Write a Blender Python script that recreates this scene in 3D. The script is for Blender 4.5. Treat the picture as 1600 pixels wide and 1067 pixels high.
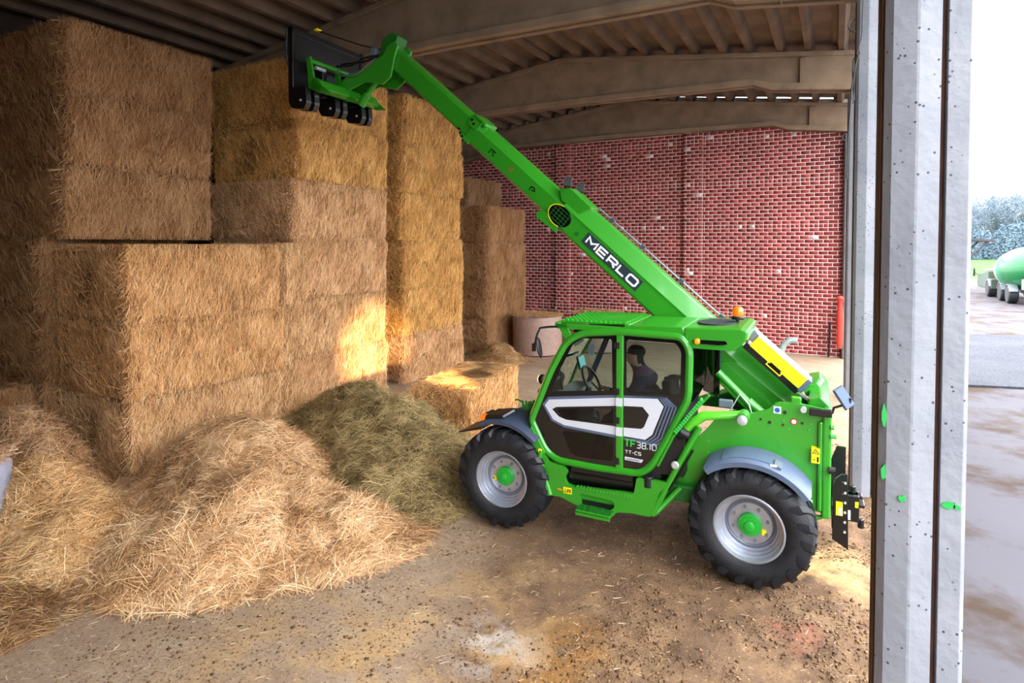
import bpy, bmesh, math, random
import numpy as np
from math import sin, cos, pi, radians, sqrt, atan2
from mathutils import Vector, Matrix
from mathutils.geometry import tessellate_polygon

for o in list(bpy.data.objects):
    bpy.data.objects.remove(o)
S = bpy.context.scene
COL = S.collection
rng = np.random.default_rng(7)
random.seed(7)

# ------------------------------------------------------------------ camera
cam_d = bpy.data.cameras.new('camera')
cam = bpy.data.objects.new('camera', cam_d)
COL.objects.link(cam)
cam.location = (0, 0, 3.4)
cam.rotation_euler = (radians(90 - 1.6), 0, radians(28.6))
cam_d.sensor_width = 36
cam_d.lens = 925 / 1600 * 36
cam_d.shift_y = -(533.5 - 409) / 1600
cam_d.clip_end = 800
S.camera = cam

# ------------------------------------------------------------------ sky, light, exposure
W = bpy.data.worlds.new('overcast_sky')
S.world = W
W.use_nodes = True
bg = W.node_tree.nodes['Background']
bg.inputs[0].default_value = (0.93, 0.96, 1.0, 1)
# overcast sky: the zenith about twice as bright as the horizon
_tc = W.node_tree.nodes.new('ShaderNodeTexCoord')
_sp = W.node_tree.nodes.new('ShaderNodeSeparateXYZ')
_mr = W.node_tree.nodes.new('ShaderNodeMapRange')
_mr.inputs[1].default_value = 0
_mr.inputs[2].default_value = 1
_mr.inputs[3].default_value = 3.8
_mr.inputs[4].default_value = 7.8
W.node_tree.links.new(_tc.outputs['Generated'], _sp.inputs[0])
W.node_tree.links.new(_sp.outputs['Z'], _mr.inputs[0])
W.node_tree.links.new(_mr.outputs[0], bg.inputs[1])
S.view_settings.view_transform = 'Standard'
S.view_settings.look = 'None'
S.view_settings.gamma = 1
S.view_settings.use_curve_mapping = False
S.view_settings.exposure = 0.78
S.cycles.max_bounces = 10
S.cycles.diffuse_bounces = 6
S.cycles.transparent_max_bounces = 16


# ------------------------------------------------------------------ materials
def lin(c):
    return tuple(((v / 255) / 12.92 if v / 255 <= .04045 else ((v / 255 + .055) / 1.055) ** 2.4) for v in c)


def mat(name, col, rough=.5, metal=0., coat=0., noise=0., nscale=8., bump=0., bscale=40., spec=.5, emit=None, estr=0.):
    m = bpy.data.materials.new(name)
    m.use_nodes = True
    nt = m.node_tree
    b = nt.nodes['Principled BSDF']
    c = lin(col)
    b.inputs['Base Color'].default_value = (*c, 1)
    b.inputs['Roughness'].default_value = rough
    b.inputs['Metallic'].default_value = metal
    b.inputs['Coat Weight'].default_value = coat
    b.inputs['Coat Roughness'].default_value = .08
    b.inputs['Specular IOR Level'].default_value = spec
    if emit:
        b.inputs['Emission Color'].default_value = (*lin(emit), 1)
        b.inputs['Emission Strength'].default_value = estr
    tc = nt.nodes.new('ShaderNodeTexCoord')
    if noise:
        n = nt.nodes.new('ShaderNodeTexNoise')
        n.inputs['Scale'].default_value = nscale
        n.inputs['Detail'].default_value = 6
        nt.links.new(tc.outputs['Object'], n.inputs['Vector'])
        r = nt.nodes.new('ShaderNodeValToRGB')
        r.color_ramp.elements[0].position = .3
        r.color_ramp.elements[1].position = .7
        r.color_ramp.elements[0].color = (*[v * (1 - noise) for v in c], 1)
        r.color_ramp.elements[1].color = (*[min(1, v * (1 + noise)) for v in c], 1)
        nt.links.new(n.outputs['Fac'], r.inputs[0])
        nt.links.new(r.outputs[0], b.inputs['Base Color'])
    if bump:
        n = nt.nodes.new('ShaderNodeTexNoise')
        n.inputs['Scale'].default_value = bscale
        n.inputs['Detail'].default_value = 5
        nt.links.new(tc.outputs['Object'], n.inputs['Vector'])
        bp = nt.nodes.new('ShaderNodeBump')
        bp.inputs['Strength'].default_value = bump
        bp.inputs['Distance'].default_value = .02
        nt.links.new(n.outputs['Fac'], bp.inputs['Height'])
        nt.links.new(bp.outputs[0], b.inputs['Normal'])
    return m


def mat_glass(name, tint, gloss=.08, rough=.02):
    m = bpy.data.materials.new(name)
    m.use_nodes = True
    nt = m.node_tree
    nt.nodes.remove(nt.nodes['Principled BSDF'])
    out = nt.nodes['Material Output']
    t = nt.nodes.new('ShaderNodeBsdfTransparent')
    t.inputs[0].default_value = (*tint, 1)
    g = nt.nodes.new('ShaderNodeBsdfGlossy')
    g.inputs['Roughness'].default_value = rough
    fr = nt.nodes.new('ShaderNodeFresnel')
    fr.inputs['IOR'].default_value = 1.5
    mx = nt.nodes.new('ShaderNodeMixShader')
    nt.links.new(fr.outputs[0], mx.inputs[0])
    nt.links.new(t.outputs[0], mx.inputs[1])
    nt.links.new(g.outputs[0], mx.inputs[2])
    nt.links.new(mx.outputs[0], out.inputs[0])
    return m


def mat_straw(name, dark, mid, pale, rough=.75):
    """strand colour from a per-strand tint attribute, times the object's own colour"""
    m = bpy.data.materials.new(name)
    m.use_nodes = True
    nt = m.node_tree
    b = nt.nodes['Principled BSDF']
    b.inputs['Roughness'].default_value = rough
    b.inputs['Specular IOR Level'].default_value = .25
    a = nt.nodes.new('ShaderNodeAttribute')
    a.attribute_name = 'tint'
    r = nt.nodes.new('ShaderNodeValToRGB')
    cr = r.color_ramp
    cr.elements[0].position = 0
    cr.elements[0].color = (*lin(dark), 1)
    cr.elements[1].position = 1
    cr.elements[1].color = (*lin(pale), 1)
    e = cr.elements.new(.5)
    e.color = (*lin(mid), 1)
    oi = nt.nodes.new('ShaderNodeObjectInfo')
    mx = nt.nodes.new('ShaderNodeMix')
    mx.data_type = 'RGBA'
    mx.blend_type = 'MULTIPLY'
    mx.inputs[0].default_value = 1
    nt.links.new(a.outputs['Fac'], r.inputs[0])
    nt.links.new(r.outputs[0], mx.inputs[6])
    nt.links.new(oi.outputs['Color'], mx.inputs[7])
    nt.links.new(mx.outputs[2], b.inputs['Base Color'])
    return m


M = {}
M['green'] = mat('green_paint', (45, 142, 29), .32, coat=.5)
M['dgreen'] = mat('dark_green_paint', (26, 104, 30), .45, noise=.12)  # darker and slightly mottled next to the body green
M['black'] = mat('black_plastic', (22, 22, 25), .45)
M['gblack'] = mat('gloss_black_panel', (12, 12, 14), .12, coat=.6)
M['bsteel'] = mat('black_steel', (9, 9, 11), .35, coat=.3)
M['rubber'] = mat('tyre_rubber', (19, 21, 26), .6, noise=.35, nscale=14, bump=.25, bscale=60)
M['lug'] = mat('tread_rubber', (23, 26, 32), .5, noise=.35, nscale=18)
M['silver'] = mat('silver_rim_paint', (186, 191, 204), .36, metal=.75, noise=.08, nscale=12)
M['hub'] = mat('hub_green', (28, 165, 48), .4, coat=.3)
M['steel'] = mat('bright_steel', (205, 207, 212), .35, metal=.5)
M['greysteel'] = mat('dull_steel', (135, 140, 148), .45, metal=.6)
M['fender'] = mat('blue_grey_mudguard', (84, 98, 122), .5, noise=.06)
M['fenderd'] = mat('slate_mudguard', (58, 68, 88), .5, noise=.08)
M['white'] = mat('white_lettering', (240, 242, 244), .5)
M['lilac'] = mat('pale_grey_decal', (205, 207, 216), .35)
M['slate'] = mat('slate_decal', (84, 98, 126), .35)
M['decalbg'] = mat('dark_decal_plate', (44, 56, 66), .35)
M['yellow'] = mat('yellow_paint', (250, 226, 20), .4)
M['cream'] = mat('cream_cover', (252, 238, 216), .5)
M['orange'] = mat('orange_lens', (235, 110, 20), .2, coat=.5, emit=(255, 120, 20), estr=.25)
M['blue'] = mat('blue_sticker', (40, 90, 170), .4)
M['red'] = mat('red_mark', (190, 40, 40), .5)
M['lgreen'] = mat('light_green_letter', (52, 180, 70), .4)
M['glass'] = mat_glass('cab_glass', (.80, .86, .84))
M['tint'] = mat_glass('smoked_glass', (.30, .30, .32))
M['mirror'] = mat('mirror_face', (74, 92, 120), .35)
M['screen'] = mat('cab_screen', (130, 205, 205), .2, emit=(120, 205, 205), estr=.35)
M['grey'] = mat('grey_plastic', (100, 112, 122), .45)
M['seat'] = mat('seat_cloth', (26, 26, 30), .85)
M['skin'] = mat('skin', (190, 140, 118), .5)
M['jacket'] = mat('navy_jacket', (46, 46, 66), .85, noise=.15)
M['jeans'] = mat('blue_jeans', (62, 92, 150), .85, noise=.15)
M['hair'] = mat('dark_hair', (26, 20, 18), .7)
M['scarf'] = mat('plum_scarf', (96, 70, 92), .85)
M['column'] = None
M['beam'] = mat('precast_beam_concrete', (138, 117, 96), .85, noise=.25, nscale=2.2, bump=.25, bscale=9)
M['roofp'] = mat('precast_roof_concrete', (114, 94, 76), .9, noise=.28, nscale=1.6, bump=.3, bscale=8)
M['plaster'] = mat('dim_barn_wall', (60, 44, 36), .9, noise=.2, nscale=2)
M['mortar'] = mat('pale_mortar', (246, 222, 212), .9, noise=.15, nscale=6)
M['rust'] = mat('rusty_steel', (84, 52, 36), .8, noise=.3)
M['redmesh'] = mat('red_mesh', (225, 60, 45), .6, noise=.15, nscale=60)
M['net'] = mat('bale_net_wrap', (156, 128, 116), .6, noise=.12, nscale=9, bump=.3, bscale=30)
M['greynet'] = mat('grey_net_wrap', (150, 150, 165), .6, noise=.12, nscale=9, bump=.3, bscale=30)
M['twine'] = mat('baling_twine', (175, 120, 70), .8)


def col_mat():
    """painted concrete column: speckled pits, rust drips and grey scuffs that belong to the surface"""
    m = mat('painted_concrete_column', (138, 140, 147), .65, bump=.35, bscale=16)
    nt = m.node_tree
    b = nt.nodes['Principled BSDF']
    tc = nt.nodes.new('ShaderNodeTexCoord')

    def noise(scale, detail, sx=1, sz=1):
        mp = nt.nodes.new('ShaderNodeMapping')
        mp.inputs['Scale'].default_value = (sx, sx, sz)
        n = nt.nodes.new('ShaderNodeTexNoise')
        n.inputs['Scale'].default_value = scale
        n.inputs['Detail'].default_value = detail
        nt.links.new(tc.outputs['Object'], mp.inputs[0])
        nt.links.new(mp.outputs[0], n.inputs['Vector'])
        return n

    def ramp(src, p0, p1):
        r = nt.nodes.new('ShaderNodeValToRGB')
        r.color_ramp.elements[0].position = p0
        r.color_ramp.elements[1].position = p1
        nt.links.new(src, r.inputs[0])
        return r.outputs[0]

    def mix(fac, a, c):
        x = nt.nodes.new('ShaderNodeMix')
        x.data_type = 'RGBA'
        nt.links.new(fac, x.inputs[0])
        if isinstance(a, tuple):
            x.inputs[6].default_value = (*lin(a), 1)
        else:
            nt.links.new(a, x.inputs[6])
        x.inputs[7].default_value = (*lin(c), 1)
        return x.outputs[2]
    base = mix(ramp(noise(2.2, 5).outputs['Fac'], .35, .75), (141, 143, 150), (121, 124, 133))
    v = nt.nodes.new('ShaderNodeTexVoronoi')
    v.inputs['Scale'].default_value = 24
    nt.links.new(tc.outputs['Object'], v.inputs['Vector'])
    inv = nt.nodes.new('ShaderNodeMath')
    inv.operation = 'LESS_THAN'
    inv.inputs[1].default_value = .16
    nt.links.new(v.outputs['Distance'], inv.inputs[0])
    mul = nt.nodes.new('ShaderNodeMath')
    mul.operation = 'MULTIPLY'
    nt.links.new(inv.outputs[0], mul.inputs[0])
    nt.links.new(ramp(noise(5, 3).outputs['Fac'], .44, .52), mul.inputs[1])
    base = mix(mul.outputs[0], base, (60, 60, 66))
    base = mix(ramp(noise(3.2, 6, 1, .5).outputs['Fac'], .70, .76), base, (86, 66, 52))
    nt.links.new(base, b.inputs['Base Color'])
    return m


M['column'] = col_mat()


def ground_mat():
    m = mat('barn_floor', (150, 122, 98), .9)
    nt = m.node_tree
    b = nt.nodes['Principled BSDF']
    g = nt.nodes.new('ShaderNodeNewGeometry')

    def noise(scale, detail, rough=.6, stretch=None):
        n = nt.nodes.new('ShaderNodeTexNoise')
        n.inputs['Scale'].default_value = scale
        n.inputs['Detail'].default_value = detail
        n.inputs['Roughness'].default_value = rough
        if stretch:
            mp = nt.nodes.new('ShaderNodeMapping')
            mp.inputs['Scale'].default_value = stretch
            mp.inputs['Rotation'].default_value = (0, 0, radians(20))
            nt.links.new(g.outputs['Position'], mp.inputs[0])
            nt.links.new(mp.outputs[0], n.inputs['Vector'])
        else:
            nt.links.new(g.outputs['Position'], n.inputs['Vector'])
        return n.outputs['Fac']

    def ramp(src, p0, p1):
        r = nt.nodes.new('ShaderNodeValToRGB')
        r.color_ramp.elements[0].position = p0
        r.color_ramp.elements[1].position = p1
        nt.links.new(src, r.inputs[0])
        return r.outputs[0]

    def mix(fac, a, c):
        x = nt.nodes.new('ShaderNodeMix')
        x.data_type = 'RGBA'
        nt.links.new(fac, x.inputs[0])
        if isinstance(a, tuple):
            x.inputs[6].default_value = (*lin(a), 1)
        else:
            nt.links.new(a, x.inputs[6])
        if isinstance(c, tuple):
            x.inputs[7].default_value = (*lin(c), 1)
        else:
            nt.links.new(c, x.inputs[7])
        return x.outputs[2]

    def math_(op, a, bb):
        x = nt.nodes.new('ShaderNodeMath')
        x.operation = op
        x.use_clamp = True
        for i, s in enumerate((a, bb)):
            if isinstance(s, (int, float)):
                x.inputs[i].default_value = s
            else:
                nt.links.new(s, x.inputs[i])
        return x.outputs[0]

    def blob(x, y, r0, r1):
        """1 inside a spot on the floor, fading out: where dirt or chaff really lies"""
        sub = nt.nodes.new('ShaderNodeVectorMath')
        sub.operation = 'DISTANCE'
        sub.inputs[1].default_value = (x, y, 0)
        nt.links.new(g.outputs['Position'], sub.inputs[0])
        mr = nt.nodes.new('ShaderNodeMapRange')
        mr.inputs[1].default_value = r1
        mr.inputs[2].default_value = r0
        nt.links.new(sub.outputs['Value'], mr.inputs[0])
        return mr.outputs[0]
    clean = mix(ramp(noise(.55, 4), .35, .7), (166, 142, 118), (142, 117, 94))
    clean = mix(ramp(noise(1.2, 6, .65, (1, 3.5, 1)), .5, .72), clean, (176, 154, 126))
    dirt = mix(ramp(noise(2.6, 8, .7), .35, .68), (84, 60, 42), (128, 98, 68))
    # trampled dung and dirt around the machine and by the columns
    d = math_('ADD', blob(-.9, 5.2, .4, 4.2), blob(.6, 4.2, .3, 3.4))
    d = math_('ADD', d, blob(-.5, 8.5, .5, 4.5))
    d = math_('MULTIPLY', d, 1.15)
    fac = ramp(math_('ADD', d, math_('MULTIPLY', math_('SUBTRACT', noise(1.3, 8, .7), .3), .9)), .55, .95)
    c = mix(fac, clean, dirt)
    chaff = math_('MULTIPLY', ramp(noise(1.9, 7, .6), .46, .6), math_('ADD', blob(-3.0, 3.4, .4, 2.6), blob(-.5, 12, .5, 4)))
    c = mix(chaff, c, (176, 142, 98))
    c = mix(math_('MULTIPLY', ramp(noise(3, 6), .4, .55), math_('ADD', blob(-1.9, 4.6, .1, .55), blob(-2.0, 3.95, .1, .5))), c, (132, 90, 38))
    c = mix(math_('MULTIPLY', ramp(noise(4, 6), .42, .55), blob(-2.55, 4.25, .1, .5)), c, (172, 158, 144))
    c = mix(math_('MULTIPLY', ramp(noise(3, 6), .4, .55), blob(-.08, 7.05, .2, .75)), c, (190, 152, 100))
    c = mix(math_('MULTIPLY', ramp(noise(5, 6), .4, .6), blob(-.27, 5.68, .05, .3)), c, (138, 80, 60))
    fine = noise(34, 5, .7)
    c = mix(ramp(fine, .55, .68), c, (80, 58, 42))
    c = mix(ramp(noise(52, 3, .6), .64, .72), c, (214, 184, 138))
    nt.links.new(c, b.inputs['Base Color'])
    bp = nt.nodes.new('ShaderNodeBump')
    bp.inputs['Strength'].default_value = .55
    bp.inputs['Distance'].default_value = .03
    nt.links.new(noise(22, 8, .7), bp.inputs['Height'])
    nt.links.new(bp.outputs[0], b.inputs['Normal'])
    return m


def yard_mat(name, a, c2, sc, r0, r1, wet=0.35):
    m = mat(name, a, .6, spec=.12)
    nt = m.node_tree
    b = nt.nodes['Principled BSDF']
    g = nt.nodes.new('ShaderNodeNewGeometry')
    n = nt.nodes.new('ShaderNodeTexNoise')
    n.inputs['Scale'].default_value = sc
    n.inputs['Detail'].default_value = 9
    n.inputs['Roughness'].default_value = .65
    nt.links.new(g.outputs['Position'], n.inputs['Vector'])
    r = nt.nodes.new('ShaderNodeValToRGB')
    r.color_ramp.elements[0].position = r0
    r.color_ramp.elements[1].position = r1
    r.color_ramp.elements[0].color = (*lin(a), 1)
    r.color_ramp.elements[1].color = (*lin(c2), 1)
    nt.links.new(n.outputs['Fac'], r.inputs[0])
    nt.links.new(r.outputs[0], b.inputs['Base Color'])
    n2 = nt.nodes.new('ShaderNodeTexNoise')
    n2.inputs['Scale'].default_value = .5
    n2.inputs['Detail'].default_value = 5
    nt.links.new(g.outputs['Position'], n2.inputs['Vector'])
    mr = nt.nodes.new('ShaderNodeMapRange')
    mr.inputs[1].default_value = .35
    mr.inputs[2].default_value = .65
    mr.inputs[3].default_value = wet
    mr.inputs[4].default_value = .85
    nt.links.new(n2.outputs['Fac'], mr.inputs[0])
    nt.links.new(mr.outputs[0], b.inputs['Roughness'])
    bp = nt.nodes.new('ShaderNodeBump')
    bp.inputs['Strength'].default_value = .4
    bp.inputs['Distance'].default_value = .03
    nt.links.new(n.outputs['Fac'], bp.inputs['Height'])
    nt.links.new(bp.outputs[0], b.inputs['Normal'])
    return m


def brick_mat():
    m = mat('red_painted_brick', (150, 54, 54), .7, bump=.3, bscale=30)
    nt = m.node_tree
    b = nt.nodes['Principled BSDF']
    a = nt.nodes.new('ShaderNodeAttribute')
    a.attribute_name = 'tint'
    oi = nt.nodes.new('ShaderNodeObjectInfo')
    r = nt.nodes.new('ShaderNodeValToRGB')
    cr = r.color_ramp
    cr.elements[0].position = 0
    cr.elements[0].color = (*lin((132, 46, 46)), 1)
    cr.elements[1].position = 1
    cr.elements[1].color = (*lin((226, 206, 208)), 1)
    for p, c in ((.5, (150, 55, 55)), (.9, (168, 68, 68)), (.93, (222, 200, 202))):
        e = cr.elements.new(p)
        e.color = (*lin(c), 1)
    g = nt.nodes.new('ShaderNodeNewGeometry')
    n = nt.nodes.new('ShaderNodeTexNoise')
    n.inputs['Scale'].default_value = .9
    n.inputs['Detail'].default_value = 6
    nt.links.new(g.outputs['Position'], n.inputs['Vector'])
    mp = nt.nodes.new('ShaderNodeMapRange')
    mp.inputs[1].default_value = .3
    mp.inputs[2].default_value = .7
    mp.inputs[3].default_value = .72
    mp.inputs[4].default_value = 1.15
    nt.links.new(n.outputs['Fac'], mp.inputs[0])
    mx = nt.nodes.new('ShaderNodeMix')
    mx.data_type = 'RGBA'
    mx.blend_type = 'MULTIPLY'
    mx.inputs[0].default_value = 1
    nt.links.new(a.outputs['Fac'], r.inputs[0])
    nt.links.new(r.outputs[0], mx.inputs[6])
    nt.links.new(mp.outputs[0], mx.inputs[7])
    nt.links.new(mx.outputs[2], b.inputs['Base Color'])
    return m


M['brick'] = brick_mat()
M['floor'] = ground_mat()
M['yard'] = yard_mat('wet_concrete_yard', (80, 77, 83), (60, 46, 37), .8, .46, .62, .75)
M['gravel'] = yard_mat('grey_gravel', (70, 72, 79), (50, 51, 58), 14, .4, .6, .7)
M['field'] = yard_mat('green_field', (62, 98, 42), (52, 86, 36), .05, .3, .7, .9)
M['straw'] = mat_straw('wheat_straw', (126, 90, 58), (222, 178, 130), (250, 230, 196))
M['hay'] = mat_straw('green_hay', (70, 62, 40), (152, 136, 92), (206, 190, 142))
M['core'] = mat('packed_straw', (130, 92, 58), .9, noise=.3, nscale=9)
M['haycore'] = mat('packed_hay', (70, 60, 34), .9, noise=.3, nscale=9)


# ------------------------------------------------------------------ helpers
def setp(o, label=None, cat=None, group=None, kind=None):
    if label: o['label'] = label
    if cat: o['category'] = cat
    if group: o['group'] = group
    if kind: o['kind'] = kind
    return o


def link(o, parent=None):
    COL.objects.link(o)
    if parent: o.parent = parent
    return o


def empty(name, loc=(0, 0, 0), rz=0., parent=None):
    o = bpy.data.objects.new(name, None)
    o.empty_display_size = .2
    o.location = loc
    o.rotation_euler = (0, 0, rz)
    return link(o, parent)


class MB:
    def __init__(s):
        s.v = []; s.f = []; s.mi = []; s.cur = 0

    def add(s, vs, fs):
        n = len(s.v)
        s.v += [tuple(map(float, p)) for p in vs]
        s.f += [tuple(i + n for i in f) for f in fs]
        s.mi += [s.cur] * len(fs)
        return s

    def box(s, x0, x1, y0, y1, z0, z1):
        vs = [(x, y, z) for x in (x0, x1) for y in (y0, y1) for z in (z0, z1)]
        return s.add(vs, [(0, 1, 3, 2), (4, 6, 7, 5), (0, 4, 5, 1), (2, 3, 7, 6), (0, 2, 6, 4), (1, 5, 7, 3)])

    def obox(s, c, ax, ay, az, hx, hy, hz):
        c, ax, ay, az = (Vector(q) for q in (c, ax, ay, az))
        ax, ay, az = ax.normalized(), ay.normalized(), az.normalized()
        vs = [c + ax * (i * hx) + ay * (j * hy) + az * (k * hz) for i in (-1, 1) for j in (-1, 1) for k in (-1, 1)]
        return s.add(vs, [(0, 1, 3, 2), (4, 6, 7, 5), (0, 4, 5, 1), (2, 3, 7, 6), (0, 2, 6, 4), (1, 5, 7, 3)])

    def plate(s, outer, y0, y1, holes=(), fn=None):
        """polygon in (a,b) with holes, thick from y0 to y1; fn maps (a,y,b) to xyz"""
        fn = fn or (lambda a, y, b: (a, y, b))
        loops = [list(outer)] + [list(h) for h in holes]
        tris = tessellate_polygon([[Vector((a, b, 0)) for a, b in l] for l in loops])
        flat = [p for l in loops for p in l]
        n = len(flat)
        vs = [fn(a, y0, b) for a, b in flat] + [fn(a, y1, b) for a, b in flat]
        fs = [tuple(t) for t in tris] + [tuple(i + n for i in reversed(t)) for t in tris]
        k = 0
        for l in loops:
            m = len(l)
            for i in range(m):
                j = (i + 1) % m
                fs.append((k + i, k + j, k + j + n, k + i + n))
            k += m
        return s.add(vs, fs)

    def tube(s, pts, r, n=8, closed=False, caps=True):
        P = [Vector(p) for p in pts]
        m = len(P)
        R = r if isinstance(r, (list, tuple)) else [r] * m
        vs = []; fs = []
        prev = None
        for i in range(m):
            if closed:
                t = P[(i + 1) % m] - P[i - 1]
            else:
                t = P[min(i + 1, m - 1)] - P[max(i - 1, 0)]
            t.normalize()
            if prev is None:
                up = Vector((0, 0, 1)) if abs(t.z) < .9 else Vector((1, 0, 0))
                a = t.cross(up).normalized()
            else:
                a = (prev - t * prev.dot(t)).normalized()
            prev = a
            b = t.cross(a)
            for k in range(n):
                q = 2 * pi * k / n
                vs.append(P[i] + (a * cos(q) + b * sin(q)) * R[i])
        for i in range(m if closed else m - 1):
            j = (i + 1) % m
            for k in range(n):
                l = (k + 1) % n
                fs.append((i * n + k, i * n + l, j * n + l, j * n + k))
        if caps and not closed:
            fs.append(tuple(reversed(range(n))))
            fs.append(tuple((m - 1) * n + k for k in range(n)))
        return s.add(vs, fs)

    def cyl(s, p0, p1, r0, r1=None, n=16):
        return s.tube([p0, p1], [r0, r0 if r1 is None else r1], n)

    def lathe(s, prof, o, d, n=32, caps=True):
        """profile [(r, t)] around the axis d through o"""
        o = Vector(o); d = Vector(d).normalized()
        up = Vector((0, 0, 1)) if abs(d.z) < .9 else Vector((1, 0, 0))
        a = d.cross(up).normalized(); b = d.cross(a)
        vs = []; fs = []
        for r, t in prof:
            for k in range(n):
                q = 2 * pi * k / n
                vs.append(o + d * t + (a * cos(q) + b * sin(q)) * r)
        for i in range(len(prof) - 1):
            for k in range(n):
                l = (k + 1) % n
                fs.append((i * n + k, i * n + l, (i + 1) * n + l, (i + 1) * n + k))
        if caps:
            fs.append(tuple(reversed(range(n))))
            fs.append(tuple((len(prof) - 1) * n + k for k in range(n)))
        return s.add(vs, fs)

    def strokes(s, lines, w, fn):
        """flat lettering: each polyline becomes a mitred ribbon; fn maps (u,v) to xyz"""
        for l in lines:
            closed = l[0] == l[-1] and len(l) > 2
            pts = l[:-1] if closed else l
            m = len(pts)
            L = []; Rr = []
            for i in range(m):
                p = np.array(pts[i], float)
                a = np.array(pts[i - 1] if (i > 0 or closed) else pts[i], float)
                b = np.array(pts[(i + 1) % m] if (i < m - 1 or closed) else pts[i], float)
                d1 = p - a; d2 = b - p
                if not d1.any(): d1 = d2
                if not d2.any(): d2 = d1
                d1 = d1 / np.linalg.norm(d1); d2 = d2 / np.linalg.norm(d2)
                n1 = np.array([-d1[1], d1[0]]); n2 = np.array([-d2[1], d2[0]])
                n_ = n1 + n2
                n_ = n_ / max(1e-6, np.linalg.norm(n_))
                k = min(1.6, 1 / max(.3, n_ @ n1))
                L.append(p + n_ * k * w / 2); Rr.append(p - n_ * k * w / 2)
            vs = [fn(*q) for q in L] + [fn(*q) for q in Rr]
            fs = []
            for i in range(m if closed else m - 1):
                j = (i + 1) % m
                fs.append((i, j, j + m, i + m))
            s.add(vs, fs)
        return s

    def build(s, name, material, parent=None, smooth=False, bevel=0., seg=2, normals=True, angle=35):
        me = bpy.data.meshes.new(name)
        me.from_pydata(s.v, [], s.f)
        mats = material if isinstance(material, (list, tuple)) else [material]
        for m in mats:
            me.materials.append(m)
        if len(mats) > 1:
            me.polygons.foreach_set('material_index', s.mi)
        if normals:
            bm = bmesh.new(); bm.from_mesh(me)
            bmesh.ops.recalc_face_normals(bm, faces=bm.faces)
            bm.to_mesh(me); bm.free()
        o = bpy.data.objects.new(name, me)
        if smooth:
            me.polygons.foreach_set('use_smooth', [True] * len(me.polygons))
            me.set_sharp_from_angle(angle=radians(angle))
        if bevel:
            md = o.modifiers.new('bevel', 'BEVEL')
            md.width = bevel; md.segments = seg; md.limit_method = 'ANGLE'; md.angle_limit = radians(40)
            md.harden_normals = False
        return link(o, parent)


def np_mesh(name, V, F, mats, tint=None, mi=None):
    """V (n,3), F (m,4) quads as arrays"""
    me = bpy.data.meshes.new(name)
    k = F.shape[1]
    me.vertices.add(len(V)); me.vertices.foreach_set('co', np.ascontiguousarray(V, dtype=np.float32).ravel())
    me.loops.add(F.size); me.loops.foreach_set('vertex_index', np.ascontiguousarray(F, dtype=np.int32).ravel())
    me.polygons.add(len(F))
    me.polygons.foreach_set('loop_start', np.arange(0, F.size, k, dtype=np.int32))
    try:
        me.polygons.foreach_set('loop_total', np.full(len(F), k, dtype=np.int32))
    except Exception:
        pass
    for m in mats:
        me.materials.append(m)
    if mi is not None:
        me.polygons.foreach_set('material_index', np.asarray(mi, dtype=np.int32))
    if tint is not None:
        at = me.attributes.new('tint', 'FLOAT', 'POINT')
        at.data.foreach_set('value', np.asarray(tint, dtype=np.float32))
    me.update(calc_edges=True)
    me.validate()
    return me


def vnoise(x, y, seed=0, octs=4):
    """smooth value noise in 0..1"""
    r = np.random.default_rng(seed)
    T = r.random((64, 64))
    out = np.zeros_like(x, dtype=float); amp = 1.; tot = 0.; f = 1.
    for _ in range(octs):
        X = x * f + 13.7; Y = y * f + 5.1
        xi = np.floor(X).astype(int); yi = np.floor(Y).astype(int)
        u = X - xi; v = Y - yi
        u = u * u * (3 - 2 * u); v = v * v * (3 - 2 * v)
        a = T[xi % 64, yi % 64]; b = T[(xi + 1) % 64, yi % 64]
        c = T[xi % 64, (yi + 1) % 64]; d = T[(xi + 1) % 64, (yi + 1) % 64]
        out += amp * ((a * (1 - u) + b * u) * (1 - v) + (c * (1 - u) + d * u) * v)
        tot += amp; amp *= .5; f *= 2.03
    return out / tot


def strands(P, D, Nn, length, width, lift, sag):
    """bent ribbon per strand: base P, in-surface direction D, surface normal Nn -> quads"""
    n = len(P)
    L = length[:, None]; w = width[:, None] / 2
    side = np.cross(D, Nn)
    side /= np.linalg.norm(side, axis=1)[:, None] + 1e-9
    # ribbons lie at random roll so that some catch the light edge-on
    roll = rng.uniform(-.9, .9, n)[:, None]
    side = side * np.cos(roll) + Nn * np.sin(roll)
    p0 = P - D * L * .5
    p1 = P + Nn * (lift * .6)[:, None]
    p2 = P + D * L * .5 + Nn * lift[:, None]
    p2[:, 2] -= sag
    V = np.stack([p0 - side * w, p0 + side * w, p1 - side * w, p1 + side * w, p2 - side * w * .5, p2 + side * w * .5], 1).reshape(-1, 3)
    b = np.arange(n)[:, None] * 6
    F = np.concatenate([b + np.array([[0, 1, 3, 2]]), b + np.array([[2, 3, 5, 4]])], 1).reshape(-1, 4)
    return V, F


def unit(a):
    return a / (np.linalg.norm(a, axis=1)[:, None] + 1e-9)


# ------------------------------------------------------------------ structure: barn floor, yard, field
XE = .9                                       # where the barn floor meets the yard


def grid_mesh(name, xs, ys, hf, material):
    X, Y = np.meshgrid(xs, ys, indexing='ij')
    Z = hf(X, Y)
    V = np.stack([X.ravel(), Y.ravel(), Z.ravel()], 1)
    nx, ny = len(xs), len(ys)
    i = np.arange(nx - 1)[:, None] * ny + np.arange(ny - 1)[None, :]
    i = i.ravel()
    F = np.stack([i, i + ny, i + ny + 1, i + 1], 1)
    me = np_mesh(name, V, F, [material])
    me.polygons.foreach_set('use_smooth', [True] * len(me.polygons))
    return link(bpy.data.objects.new(name, me))


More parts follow.
